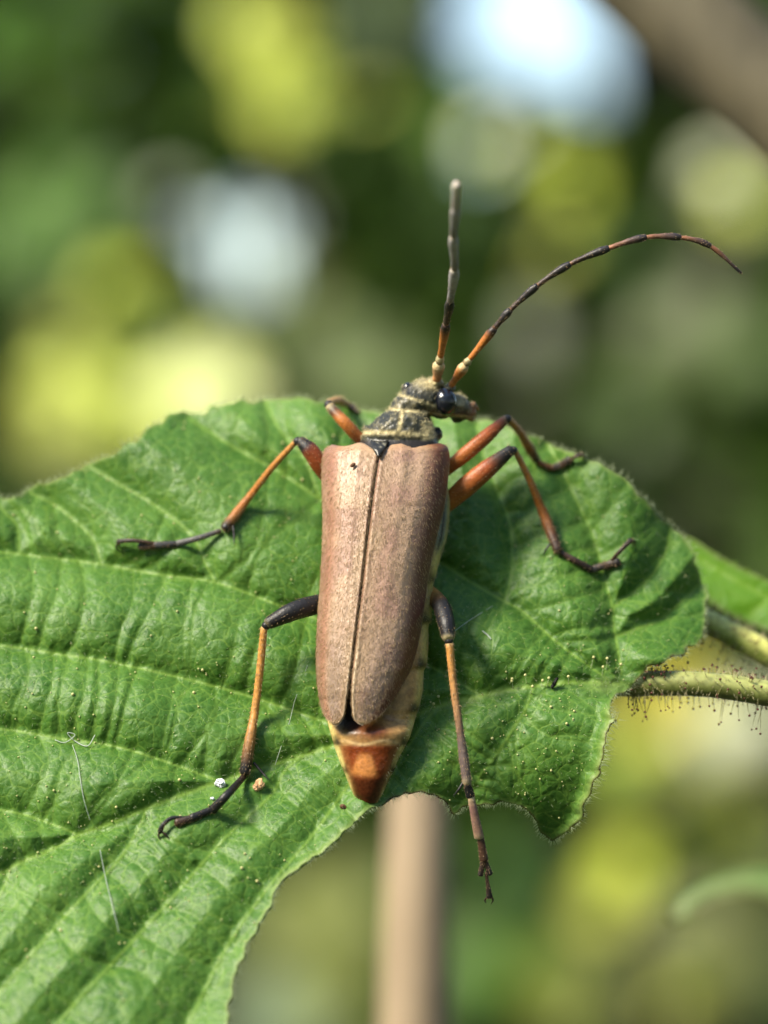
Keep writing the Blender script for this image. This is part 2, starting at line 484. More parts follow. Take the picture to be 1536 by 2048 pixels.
def far_tree(name, label, x0, x1, y0, y1, ztop, n, col, var, size, trunk_x):
    root = empty(name, (trunk_x, (y0 + y1) / 2, 0))
    tag(root, label, "tree", "trees standing behind the leaf")
    ym = (y0 + y1) / 2
    parts = [stick([(trunk_x, ym, -.05), (trunk_x + .05, ym + .05, 1.2), (trunk_x - .06, ym, 2.6), (trunk_x, ym, ztop)], .11, .02)]
    build("trunk", parts[0][0], parts[0][1], M_TRUNK, root)
    p = np.stack([rng.uniform(x0, x1, n), rng.uniform(y0, y1, n), rng.uniform(0.02, ztop, n)], -1)
    # uneven outline and clumps
    keep = vnoise(p * np.array([2.2, 1.5, 2.2]), 11) > .16
    cx = (x0 + x1) / 2; e = np.abs(p[:, 0] - cx) / ((x1 - x0) / 2)
    keep &= e < (0.75 + .35 * vnoise(p * 1.5, 4)) * np.sqrt(np.clip(1.02 - (p[:, 2] / ztop) ** 3, 0, 1))
    qx, qy = px_of(p)
    for gx, gy, gr in GAPS:
        keep &= (qx - gx) ** 2 + (qy - gy) ** 2 > (gr * 1.25) ** 2
    p = p[keep]; n = len(p)
    nor = rng.normal(size=(n, 3)) * .8 + np.array([-.2, -.5, .7])
    k = vnoise(p * 3.0, 21)
    c = mixc(col, var, sstep(.3, .75, k)) * rng.uniform(.7, 1.3, n)[:, None]
    v, f, cc = leaf_cloud(p, rng.uniform(.7, 1.25, n) * size, nor, c)
    build("crown", v, f, M_BGLEAF, root, col=cc, smooth=False)
    return root

far_tree("broadleaf_tree", "blurred dark green tree crown behind the beetle's head and antennae", -.9, 1.1, 3.6, 4.6, 3.0, 13000, (0.070, 0.135, 0.016), (0.110, 0.190, 0.024), .10, .35)
far_tree("broadleaf_tree", "blurred deep green tree crown behind the yellow sunlit shrub", -3.0, -.15, 3.8, 5.0, 3.4, 15000, (0.068, 0.150, 0.012), (0.115, 0.22, 0.018), .10, -1.3)
far_tree("broadleaf_tree", "blurred olive green tree crown beyond the leaf stalk with its hairs", .35, 3.2, 3.4, 4.8, 3.2, 15000, (0.080, 0.130, 0.028), (0.115, 0.175, 0.035), .10, 1.5)
far_tree("broadleaf_tree", "blurred tall green tree standing deep in the wood behind the other crowns", -4.5, 4.5, 6.0, 8.0, 4.6, 16000, (0.075, 0.15, 0.018), (0.11, 0.19, 0.025), .16, .1)

YEL = (0.52, 0.55, 0.08); LIME = (0.28, 0.38, 0.03); PALE = (0.60, 0.62, 0.30); OLIVE = (0.22, 0.25, 0.05); GREEN = (0.10, 0.22, 0.012); GREY = (0.22, 0.30, 0.15)  # YEL holds sunlight painted into the leaf colour
def sky_blocking_wood():  # foliage added out of view to hold back sky light
    n = 13000
    a = rng.uniform(0, 2 * np.pi, n); r = rng.uniform(2.6, 4.2, n)
    p = np.stack([r * np.sin(a), -.2 + r * np.cos(a), rng.uniform(.02, 3.9, n)], -1)
    p = p[(np.abs(a - np.pi) < 2.35)]
    p = p[vnoise(p * 1.1, 17) > .28]; n = len(p)
    c = mixc((.035, .08, .010), (.07, .13, .02), vnoise(p * 2.5, 18)) * rng.uniform(.7, 1.3, n)[:, None]
    v, f, cc = leaf_cloud(p, rng.uniform(.15, .25, n), rng.normal(size=(n, 3)) + np.array([0, 0, .8]), c)
    o = build("added_woodland", v, f, M_BGLEAF, col=cc, smooth=False, origin=(0, 0, 0))
    tag(o, "unseen green foliage added round the camera to dim the sky light", "added_woodland", kind="stuff")
sky_blocking_wood()

def shrub(name, label, base, blobs, stems, group="shrubs behind the leaf"):
    root = empty(name, base)
    tag(root, label, "shrub", group)
    for pts in stems:
        v, f, _, _ = stick(pts, .009, .0025)
        build("stem", v, f, M_BRANCH, root)
    pos, size, cols, nor = [], [], [], []
    for (bx, by, br, dist, n, col, sz) in blobs:
        for i in range(n):
            a = rng.uniform(0, 2 * np.pi); q = math.sqrt(rng.uniform()) * br
            d = dist * rng.uniform(.93, 1.07)
            pos.append(P(bx + q * math.cos(a), by + q * math.sin(a), d))
            size.append(sz * rng.uniform(.75, 1.25)); cols.append(np.array(col) * rng.uniform(.75, 1.2))
            nor.append(rng.normal(size=3) * .35 + np.array([-.4, -.6, .6]))
    v, f, cc = leaf_cloud(np.array(pos), np.array(size), np.array(nor), np.array(cols))
    build("crown", v, f, M_BGLEAF, root, col=cc, smooth=False)
    return root

def to_ground(px, py, d, bx):
    t = P(px, py, d)
    return [(bx, d, -.03), (bx * .6 + t[0] * .4 + .03, d + .03, t[2] * .45), (t[0] + .01, d, t[2] * .8), tuple(t)]

SUNY = (.70, .78, .13); SUNG = (.60, .70, .06); SUNP = (.80, .82, .55)  # sunlight painted into these leaf colours to brighten the blurred discs
shrub("yellow_leaved_shrub", "blurred shrub leaves coloured bright sunlit yellow behind the toothed leaf edge", (-.25, 1.9, 0),
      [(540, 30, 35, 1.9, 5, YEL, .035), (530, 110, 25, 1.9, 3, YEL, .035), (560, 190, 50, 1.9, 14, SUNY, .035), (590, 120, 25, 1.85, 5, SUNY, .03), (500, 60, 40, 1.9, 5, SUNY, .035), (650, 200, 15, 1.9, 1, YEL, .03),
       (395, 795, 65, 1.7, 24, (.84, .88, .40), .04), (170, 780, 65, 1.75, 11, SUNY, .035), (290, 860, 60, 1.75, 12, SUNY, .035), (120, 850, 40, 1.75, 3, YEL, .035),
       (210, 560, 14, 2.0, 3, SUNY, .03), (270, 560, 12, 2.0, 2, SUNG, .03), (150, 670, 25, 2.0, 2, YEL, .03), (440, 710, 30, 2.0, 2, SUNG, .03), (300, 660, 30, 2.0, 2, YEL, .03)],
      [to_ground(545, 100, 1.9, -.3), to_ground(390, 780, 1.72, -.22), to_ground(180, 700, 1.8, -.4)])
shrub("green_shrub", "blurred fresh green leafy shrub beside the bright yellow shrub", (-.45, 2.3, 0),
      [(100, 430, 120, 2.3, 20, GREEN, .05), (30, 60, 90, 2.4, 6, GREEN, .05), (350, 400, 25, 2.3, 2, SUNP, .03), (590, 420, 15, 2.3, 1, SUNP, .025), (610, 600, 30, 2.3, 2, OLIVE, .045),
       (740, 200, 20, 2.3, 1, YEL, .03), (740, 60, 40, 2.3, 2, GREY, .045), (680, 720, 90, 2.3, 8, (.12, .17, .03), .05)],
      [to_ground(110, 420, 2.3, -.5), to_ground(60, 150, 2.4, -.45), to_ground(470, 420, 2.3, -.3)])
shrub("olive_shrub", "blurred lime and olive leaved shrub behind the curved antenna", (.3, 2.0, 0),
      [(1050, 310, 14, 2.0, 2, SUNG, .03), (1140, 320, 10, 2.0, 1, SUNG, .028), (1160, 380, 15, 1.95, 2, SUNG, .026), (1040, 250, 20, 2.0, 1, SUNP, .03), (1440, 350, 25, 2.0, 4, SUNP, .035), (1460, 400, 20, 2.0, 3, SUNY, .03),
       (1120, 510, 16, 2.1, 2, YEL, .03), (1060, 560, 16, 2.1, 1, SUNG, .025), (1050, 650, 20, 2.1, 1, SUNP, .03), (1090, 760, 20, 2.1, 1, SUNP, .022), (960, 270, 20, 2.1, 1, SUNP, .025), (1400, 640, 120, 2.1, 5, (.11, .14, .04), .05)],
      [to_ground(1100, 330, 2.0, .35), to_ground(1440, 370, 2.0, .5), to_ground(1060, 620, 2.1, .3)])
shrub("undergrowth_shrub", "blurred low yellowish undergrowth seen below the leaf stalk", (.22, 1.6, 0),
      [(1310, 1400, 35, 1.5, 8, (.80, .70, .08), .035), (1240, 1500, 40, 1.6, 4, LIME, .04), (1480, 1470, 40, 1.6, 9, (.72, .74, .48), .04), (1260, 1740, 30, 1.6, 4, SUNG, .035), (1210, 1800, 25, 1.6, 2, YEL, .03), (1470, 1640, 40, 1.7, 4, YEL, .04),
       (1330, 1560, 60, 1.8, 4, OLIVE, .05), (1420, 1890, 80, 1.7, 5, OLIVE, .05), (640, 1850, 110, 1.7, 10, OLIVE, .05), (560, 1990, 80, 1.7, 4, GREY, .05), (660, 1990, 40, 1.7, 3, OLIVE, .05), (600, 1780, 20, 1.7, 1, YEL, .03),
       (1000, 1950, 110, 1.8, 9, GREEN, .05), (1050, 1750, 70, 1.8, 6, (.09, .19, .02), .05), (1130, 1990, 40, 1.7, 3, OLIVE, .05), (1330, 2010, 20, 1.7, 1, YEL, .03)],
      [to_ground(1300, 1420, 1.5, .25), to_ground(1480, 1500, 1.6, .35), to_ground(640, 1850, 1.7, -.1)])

# pale stem just behind the leaf, leaning brown stem at the upper right, twig that carries the leaves
def stem_thing(name, label, pts, radii, mat, buds=(), cat="stem"):
    pts = np.array(pts, float); nn = 200
    sl = np.concatenate([[0], np.cumsum(np.linalg.norm(np.diff(pts, axis=0), axis=1))]); q = np.linspace(0, sl[-1], nn)
    c = np.stack([np.interp(q, sl, pts[:, k]) for k in range(3)], -1); r = np.interp(q, sl, radii)
    for _ in range(12):
        c[1:-1] = .25 * c[:-2] + .5 * c[1:-1] + .25 * c[2:]; r[1:-1] = .25 * r[:-2] + .5 * r[1:-1] + .25 * r[2:]
    root = empty(name, c[0]); tag(root, label, cat)
    v, f, _, _ = tube_world(c, r, 20)
    build("bark", v, f, mat, root)
    for i, s in buds:
        i = int(i / 60 * nn); cc = c[i]; dirx = np.array([s, -.3, .6]); dirx /= np.linalg.norm(dirx)
        b = cc + dirx * r[i] * .8
        pv = [b, b + dirx * r[i] * .8, b + dirx * r[i] * 1.6]
        v, f, _, _ = tube_world(catmull(np.array(pv), 8), np.interp(np.linspace(0, 1, 8), [0, .5, 1], [r[i] * .45, r[i] * .5, r[i] * .08]), 10)
        build("bud", v, f, mat, root)
    return root

sx = P(838, 1800, .222)
stem_thing("hazel_sapling", "blurred pale tan upright stem rising behind and below the leaf",
           [(sx[0] - .03, .25, -.02), (sx[0] - .01, .22, .5), (sx[0] - .001, .222, 1.05), tuple(P(826, 2048, .222)), tuple(P(846, 1650, .222)), tuple(P(835, 1300, .224)), tuple(P(850, 1080, .227))],
           [.006, .005, .0028, .0027, .0025, .0022, .0013], M_TWIG, buds=[(57, 1)], cat="sapling")
b0 = P(1150, -190, .24); b1 = P(1405, 75, .232); b2 = P(1580, 250, .228)
stem_thing("leaning_branch", "thick brown branch slanting out of focus beyond the curved antenna",
           [(b1[0] + 1.25, .35, -.02), (b1[0] + .55, .30, H - .38), tuple(P(1860, 530, .225)), tuple(b2), tuple(b1), tuple(b0), (b0[0] - .29, .34, H + .33)],
           [.012, .009, .0046, .0044, .0043, .0041, .0028], M_BRANCH, buds=[(47, 1)], cat="branch")

# ------------------------------------------------------------------ the big leaf
MID = [(-190, 2540), (-180, 2250), (-120, 1960), (-60, 1800), (23, 1734), (96, 1702), (155, 1670), (219, 1647), (319, 1606), (433, 1565), (547, 1529), (640, 1500), (740, 1470), (800, 1448), (860, 1418), (960, 1392), (1040, 1376), (1150, 1364), (1240, 1368)]
La = [(1215, 1358), (1118, 1288), (1046, 1223), (1009, 1203), (933, 1159), (876, 1122), (760, 1060), (644, 1000), (560, 945), (460, 890), (380, 838)]
Lb = [(1241, 1350), (1241, 1332), (1227, 1248), (1225, 1215), (1207, 1151), (1187, 1074), (1151, 997), (1125, 940), (1095, 890)]
Lc = [(960, 1390), (860, 1332), (760, 1285), (640, 1240), (559, 1211), (430, 1164), (318, 1149), (193, 1127), (86, 1114), (0, 1104), (-150, 1090), (-280, 1060)]
Ld = [(740, 1470), (640, 1440), (498, 1392), (370, 1357), (215, 1323), (129, 1310), (0, 1291), (-200, 1280), (-400, 1290)]
Le = [(450, 1562), (433, 1560), (328, 1522), (228, 1492), (114, 1476), (0, 1458), (-200, 1450), (-420, 1480)]
Lf = [(155, 1670), (114, 1652), (0, 1620), (-200, 1620), (-440, 1690)]
Lg = [(-60, 1800), (-200, 1790), (-430, 1880)]
UP = [La, Lb, Lc, Ld, Le, Lf, Lg,
      [(1009, 1203), (1023, 1143), (1021, 1054), (993, 977), (970, 920), (955, 850)],
      [(1227, 1215), (1296, 1159), (1332, 1102), (1342, 1055)],
      [(1235, 1272), (1324, 1235), (1401, 1167)],
      [(430, 1164), (412, 1130), (378, 1065), (301, 1005), (240, 970), (175, 930)],
      [(202, 1125), (185, 1078), (142, 1035), (107, 1009), (60, 985)],
      [(40, 1108), (34, 1052), (10, 1025), (-10, 1000)],
      [(760, 1060), (740, 960), (720, 880), (700, 812)],
      [(640, 1000), (610, 920), (560, 860), (530, 800)],
      [(876, 1122), (880, 1000), (870, 900), (862, 835)]]
V0 = [(23, 1734), (0, 1790), (-60, 1900), (-130, 2100)]
V1 = [(292, 1618), (280, 1650), (237, 1720), (150, 1811), (0, 1984), (-100, 2130), (-150, 2300)]
V2 = [(620, 1503), (570, 1540), (542, 1590), (447, 1679), (355, 1784), (255, 1893), (118, 2044), (0, 2200), (-80, 2400)]
V3 = [(735, 1475), (715, 1540), (625, 1670), (540, 1770), (450, 1900), (370, 2060), (260, 2250), (120, 2450)]
R0 = [(880, 1408), (845, 1450), (800, 1520), (768, 1592)]
R1 = [(1067, 1376), (1050, 1420), (1032, 1448), (997, 1503), (950, 1569), (925, 1612)]
LOW = [V0, V1, V2, V3, R0, R1]

OUT = [(-40, 1005), (0, 995), (38, 992), (58, 984), (78, 969), (98, 966), (130, 955), (146, 941), (165, 936), (190, 922), (214, 912), (232, 908), (247, 890), (270, 884), (284, 876), (288, 858), (304, 850), (322, 846), (343, 829), (370, 825), (386, 829), (404, 830), (420, 815), (445, 812), (472, 803), (505, 803), (540, 797), (575, 799), (605, 796), (640, 799), (668, 800), (700, 811), (742, 820), (800, 826), (850, 833), (905, 838), (962, 841), (1000, 846), (1030, 860), (1056, 874), (1083, 878), (1100, 890), (1120, 899), (1160, 911), (1182, 924), (1207, 932), (1232, 946), (1258, 962), (1272, 984), (1290, 998), (1310, 1021), (1322, 1042), (1345, 1056), (1362, 1072), (1384, 1100), (1390, 1125), (1402, 1152), (1404, 1172), (1413, 1192), (1408, 1218), (1409, 1242), (1402, 1256), (1411, 1275), (1392, 1288), (1368, 1293), (1364, 1306), (1345, 1314), (1318, 1332), (1300, 1338), (1282, 1350), (1258, 1372), (1250, 1386), (1234, 1384), (1224, 1402), (1217, 1424), (1224, 1436), (1238, 1440), (1222, 1448), (1212, 1478), (1204, 1505), (1198, 1530), (1203, 1546), (1190, 1560), (1180, 1590), (1168, 1620), (1164, 1640), (1148, 1648), (1128, 1668), (1106, 1684), (1082, 1660), (1064, 1632), (1040, 1612), (1005, 1606), (975, 1607), (945, 1612), (922, 1616), (908, 1632), (902, 1612), (886, 1598), (866, 1588), (838, 1584), (812, 1587), (785, 1597), (765, 1606), (735, 1622), (705, 1652), (672, 1682), (640, 1706), (605, 1730), (572, 1750), (550, 1775), (538, 1812), (520, 1842), (500, 1880), (482, 1915), (470, 1950), (460, 2000), (456, 2050), (430, 2180), (330, 2350), (180, 2480), (0, 2560), (-200, 2600), (-330, 2450), (-420, 2250), (-480, 2000), (-500, 1750), (-470, 1500), (-380, 1280), (-250, 1120), (-130, 1040)]

def resample(poly, step, closed=False):
    p = np.asarray(poly, float)
    if closed: p = np.vstack([p, p[:1]])
    seg = np.linalg.norm(np.diff(p, axis=0), axis=1); s = np.concatenate([[0], np.cumsum(seg)])
    n = max(2, int(s[-1] / step))
    q = np.linspace(0, s[-1], n, endpoint=not closed)
    return np.stack([np.interp(q, s, p[:, 0]), np.interp(q, s, p[:, 1])], -1)

def smooth_line(pts, n=40):
    return catmull(np.asarray(pts, float), n)

outline = resample(OUT, 5.0, True)
ang = np.arange(len(outline))
nrm = np.roll(outline, -1, 0) - np.roll(outline, 1, 0); nrm = np.stack([nrm[:, 1], -nrm[:, 0]], -1); nrm /= np.linalg.norm(nrm, axis=1)[:, None] + 1e-9
jit = np.convolve(rng.normal(size=len(outline) + 4), [.2, .5, .5, .5, .2], 'valid')[:len(outline)]
outline = outline + nrm * (jit * 2.4)[:, None]

STEP = 3.0
gx0, gx1, gy0, gy1 = -516, 1430, 782, 2615
GX = np.arange(gx0, gx1, STEP); GY = np.arange(gy0, gy1, STEP)
PX, PY = np.meshgrid(GX, GY, indexing='ij')

def dist_field(lines, cut):
    D = np.full(PX.shape, float(cut))
    for ln in lines:
        for a, b in zip(ln[:-1], ln[1:]):
            i0 = max(0, int((min(a[0], b[0]) - cut - gx0) / STEP)); i1 = min(len(GX), int((max(a[0], b[0]) + cut - gx0) / STEP) + 2)
            j0 = max(0, int((min(a[1], b[1]) - cut - gy0) / STEP)); j1 = min(len(GY), int((max(a[1], b[1]) + cut - gy0) / STEP) + 2)
            if i0 >= i1 or j0 >= j1: continue
            x = PX[i0:i1, j0:j1]; y = PY[i0:i1, j0:j1]
            dx, dy = b[0] - a[0], b[1] - a[1]; L2 = dx * dx + dy * dy + 1e-9
            t = np.clip(((x - a[0]) * dx + (y - a[1]) * dy) / L2, 0, 1)
            d = np.hypot(x - a[0] - t * dx, y - a[1] - t * dy)
            D[i0:i1, j0:j1] = np.minimum(D[i0:i1, j0:j1], d)
    return D

mid_s = smooth_line(MID, 90)
up_s = [smooth_line(l, 36) for l in UP]
low_s = [smooth_line(l, 36) for l in LOW]

def ladder(A, B, n, t0=0.03, t1=.97, off=0.0, jit=.38, wob=9):
    n = max(3, int(n * .72))
    A = smooth_line(A, 200); B = smooth_line(B, 200); out = []
    for i in range(n):
        t = t0 + (t1 - t0) * (i + .5 + rng.uniform(-jit, jit)) / n
        a = A[int(np.clip(t, 0, 1) * 199)]; near = np.hypot(B[:, 0] - a[0], B[:, 1] - a[1]); kb = int(np.argmin(near)) + int(rng.normal() * 5); b = B[min(max(kb, 0), 199)]
        if near.min() < 25 or near.min() > 270: continue
        m = (a + b) / 2; L = np.linalg.norm(b - a); pr = np.array([-(b - a)[1], (b - a)[0]]) / (L + 1e-9)
        w = rng.normal() * wob * 1.6 * L / 150
        out.append(catmull(np.array([a, a * .67 + b * .33 + pr * (w + rng.normal() * 4), a * .33 + b * .67 + pr * (w * .6 + rng.normal() * 4), b]), 9))
    return out

def sub(line, t0, t1):
    l = smooth_line(line, 200); return l[int(t0 * 199):int(t1 * 199) + 1][::8]

TER = []
TER += ladder(Lc, Ld, 26, .0, .95, .0)
TER += ladder(Ld, Le, 26, .22, .95, .0)
TER += ladder(sub(Ld, 0, .35), sub(MID[::-1], .22, .42), 8)
TER += ladder(Le, sub(Lf, 0, 1), 14, .1, .95)
TER += ladder(Lf, sub(MID[::-1], .7, .9), 8)
TER += ladder(sub(Lc, 0, .6), sub(La, .25, 1), 17, 0.02, .98)
TER += ladder(sub(Lc, .5, 1), [(420, 1150), (300, 1010), (200, 935), (100, 960), (0, 1000), (-200, 1060)], 14)
TER += ladder(sub(La, 0, .3), sub(Lb, 0.1, .6), 8)
TER += ladder(sub(La, .3, .6), [(1023, 1143), (1000, 985), (900, 960), (800, 900)], 9)
TER += ladder(sub(La, .55, 1), [(800, 830), (700, 812), (600, 800), (480, 803), (400, 815)], 11)
TER += ladder([(1009, 1203), (1023, 1143), (1021, 1054), (993, 977), (965, 900)], sub(Lb, .3, 1), 9)
TER += ladder(sub(Lb, .25, 1), [(1400, 1230), (1385, 1120), (1320, 1040), (1250, 965), (1120, 900)], 9)
TER += ladder(sub(MID[::-1], 0, .22), sub(La, 0, .42), 10)
TER += ladder(V0, V1, 9); TER += ladder(V1, V2, 20, off=.03); TER += ladder(V2, V3, 20, off=.02)
TER += ladder(V3, [(760, 1600), (640, 1706), (550, 1775), (500, 1880), (460, 2000), (430, 2180), (330, 2350)], 18, off=.0)
TER += ladder(R1, [(1238, 1385), (1215, 1470), (1180, 1590), (1108, 1680), (1040, 1612)], 17, wob=-14)
TER += ladder(R0, R1, 9); TER += ladder([(800, 1450), (760, 1530), (730, 1600)], R0, 5)

dM = dist_field([mid_s], 170)
dU = dist_field(up_s, 150)
dL = dist_field(low_s, 170)
dT = dist_field(TER, 40)
dO = dist_field([np.vstack([outline, outline[:1]])], 60)
d1 = np.minimum(np.minimum(dM, dU), dL)

# inside test
inside = np.zeros(PX.shape, bool)
ol = np.vstack([outline, outline[:1]])
for a, b in zip(ol[:-1], ol[1:]):
    if a[1] == b[1]: continue
    j = np.where((GY > min(a[1], b[1])) & (GY <= max(a[1], b[1])))[0]
    for jj in j:
        xi = a[0] + (GY[jj] - a[1]) / (b[1] - a[1]) * (b[0] - a[0])
        inside[GX < xi, jj] ^= True

order = np.argsort(mid_s[:, 0])
ymid = np.interp(PX, mid_s[order, 0], mid_s[order, 1])
E = np.clip(PY - ymid, 0, None)
left = 1 - sstep(640, 880, PX)
def leaf_macro(x, y, e, lf):
    z = .45 * (y - 1250)
    z = z + lf * (.16 * e - .00016 * e * e) + (1 - lf) * (.22 * e - .0023 * e * e)
    z = z - .0011 * np.clip(x - 1130, 0, None) ** 2 * (y < 1400)
    z = z - .0045 * np.clip(900 - y, 0, None) ** 2
    z = z + 9 * np.sin(x / 118 + y / 260) + 7 * np.sin(x / 75 - y / 95 + 1.3)
    return z
Zl = leaf_macro(PX, PY, E, left)
below = sstep(-6, 10, PY - ymid)
lowA = 36 * left + 22 * (1 - left)
upA = 44.0
hU = upA * (1 - np.exp(-(np.minimum(dU, dM) / 46) ** 1.1))
hL = lowA * (1 - np.exp(-(np.minimum(dL, dM) / 62) ** 1.2))
tA = 3.0 + 6.0 * (vnoise(np.stack([PX / 90, PY / 90, 0 * PX], -1).reshape(-1, 3), 5).reshape(PX.shape))
hT = tA * (1 - np.exp(-(dT / 14) ** 1.3))
hN = 3.4 * vnoise(np.stack([PX / 26, PY / 26, 0 * PX], -1).reshape(-1, 3), 6).reshape(PX.shape) + 1.1 * vnoise(np.stack([PX / 10, PY / 10, 0 * PX + 3], -1).reshape(-1, 3), 8).reshape(PX.shape)
Zl = Zl + hU * (1 - below) + hL * below + hT + hN + 3.0 * np.exp(-(d1 / 5) ** 2)
# the lower right edge is rolled up, the lobe by the stalk is folded
roll = sstep(1080, 1180, PX) * sstep(1390, 1430, PY)
Zl = Zl + roll * 26 * np.exp(-(dO / 16) ** 2) * 1.0
lobe = np.exp(-((PX - 1315) / 60) ** 2 - ((PY - 1318) / 24) ** 2)
Zl = Zl + lobe * 30

def zl(x, y):
    i = np.clip((np.asarray(x, float) - gx0) / STEP, 0, len(GX) - 2); j = np.clip((np.asarray(y, float) - gy0) / STEP, 0, len(GY) - 2)
    a = i.astype(int); b = j.astype(int); f = i - a; h = j - b
    return (Zl[a, b] * (1 - f) * (1 - h) + Zl[a + 1, b] * f * (1 - h) + Zl[a, b + 1] * (1 - f) * h + Zl[a + 1, b + 1] * f * h)

def leaf_normal(x, y):
    e = 5.0
    p0 = W(x, y, zl(x, y)); px_ = W(x + e, y, zl(x + e, y)); py_ = W(x, y + e, zl(x, y + e))
    n = np.cross(px_ - p0, py_ - p0); n /= np.linalg.norm(n, axis=-1)[..., None]
    return np.where(n[..., 1:2] > 0, -n, n)

# triangulated sheet whose rim is snapped onto the outline
cell = inside[:-1, :-1].astype(int) + inside[1:, :-1] + inside[1:, 1:] + inside[:-1, 1:]
use = cell >= 1
vid = -np.ones(PX.shape, int)
need = np.zeros(PX.shape, bool)
need[:-1, :-1] |= use; need[1:, :-1] |= use; need[1:, 1:] |= use; need[:-1, 1:] |= use
ii, jj = np.where(need)
vid[ii, jj] = np.arange(len(ii))
vx, vy = PX[ii, jj].copy(), PY[ii, jj].copy()
osl = np.where(~inside[ii, jj])[0]
for k in osl:
    d = ol[1:] - ol[:-1]; q = np.array([vx[k], vy[k]]) - ol[:-1]
    t = np.clip((q * d).sum(1) / ((d * d).sum(1) + 1e-9), 0, 1); c = ol[:-1] + d * t[:, None]
    m = np.argmin((c[:, 0] - vx[k]) ** 2 + (c[:, 1] - vy[k]) ** 2)
    vx[k], vy[k] = c[m]
vz = zl(vx, vy)
ui, uj = np.where(use)
faces = np.stack([vid[ui, uj], vid[ui, uj + 1], vid[ui + 1, uj + 1], vid[ui + 1, uj]], -1)
vein = np.maximum(np.maximum(np.exp(-(dM / 5.0) ** 2) * .8, np.exp(-(np.minimum(dU, dL) / 2.9) ** 2) * .72), np.exp(-(dT / 2.0) ** 2) * .34)[ii, jj]
dOv = dO[ii, jj].copy(); dOv[osl] = 0
rim = np.exp(-(dOv / 4.0) ** 2) * .75
pale_rim = sstep(1080, 1180, vx) * sstep(1395, 1430, vy) * np.exp(-(dOv / 10) ** 2)
rim = np.clip(np.maximum(rim, pale_rim), 0, 1)
# young yellow-green at the stalk end
rim = np.maximum(rim, .55 * np.exp(-(((vx - 1215) / 45) ** 2 + ((vy - 1372) / 16) ** 2)))
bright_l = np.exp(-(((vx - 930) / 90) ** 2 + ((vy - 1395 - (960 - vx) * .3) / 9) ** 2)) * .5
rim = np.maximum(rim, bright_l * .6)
rim = np.maximum(rim, .9 * np.exp(-(dOv / 7) ** 2) * sstep(520, 560, vx) * sstep(770, 740, vx) * sstep(1590, 1610, vy))
torn = np.clip(sstep(1225, 1260, vx) * sstep(1280, 1305, vy) + sstep(745, 780, vx) * sstep(1395, 1425, vy), 0, 1)
brown = torn * np.exp(-(dOv / 2.8) ** 2) * .95 * (0.35 + .65 * (vnoise(np.stack([vx / 12, vy / 12, 0 * vx], -1), 9) > .33))
LEAF_BASE = W(1245, 1372, float(zl(1245, 1372)))
leaf = empty("hazel_leaf", LEAF_BASE)
tag(leaf, "broad wrinkled green leaf with toothed edge carrying the brown beetle", "leaf")
blade = build("leaf_blade", W(vx, vy, vz), faces, M_LEAF, leaf, attrs={"vein": vein, "rim": rim, "brown": brown})
sm = blade.modifiers.new("thickness", 'SOLIDIFY'); sm.thickness = .00016; sm.offset = -1

# petiole with glandular hairs
def leaf_stalk(parent, pts, radii, top, under, name="petiole", nseg=24):
    v, f, t, a = tube(pts, radii, 70, nseg)
    x, y, z = unW(v)
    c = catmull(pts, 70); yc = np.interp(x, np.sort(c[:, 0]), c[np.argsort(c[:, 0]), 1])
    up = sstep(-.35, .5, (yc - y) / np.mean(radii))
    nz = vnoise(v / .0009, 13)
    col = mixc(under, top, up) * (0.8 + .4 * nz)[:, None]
    return build(name, v, f, M_PETIOLE, parent, col=col)
zb0 = float(zl(1240, 1372))
PET = [(1205, 1374, zb0 - 50), (1262, 1370, zb0 - 36), (1320, 1367, zb0 - 32), (1420, 1370, zb0 - 20), (1540, 1388, zb0 - 10), (1700, 1420, zb0), (1900, 1470, zb0)]
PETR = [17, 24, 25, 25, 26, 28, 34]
pet = leaf_stalk(leaf, PET, PETR, (0.27, 0.29, 0.09), (0.11, 0.13, 0.03))

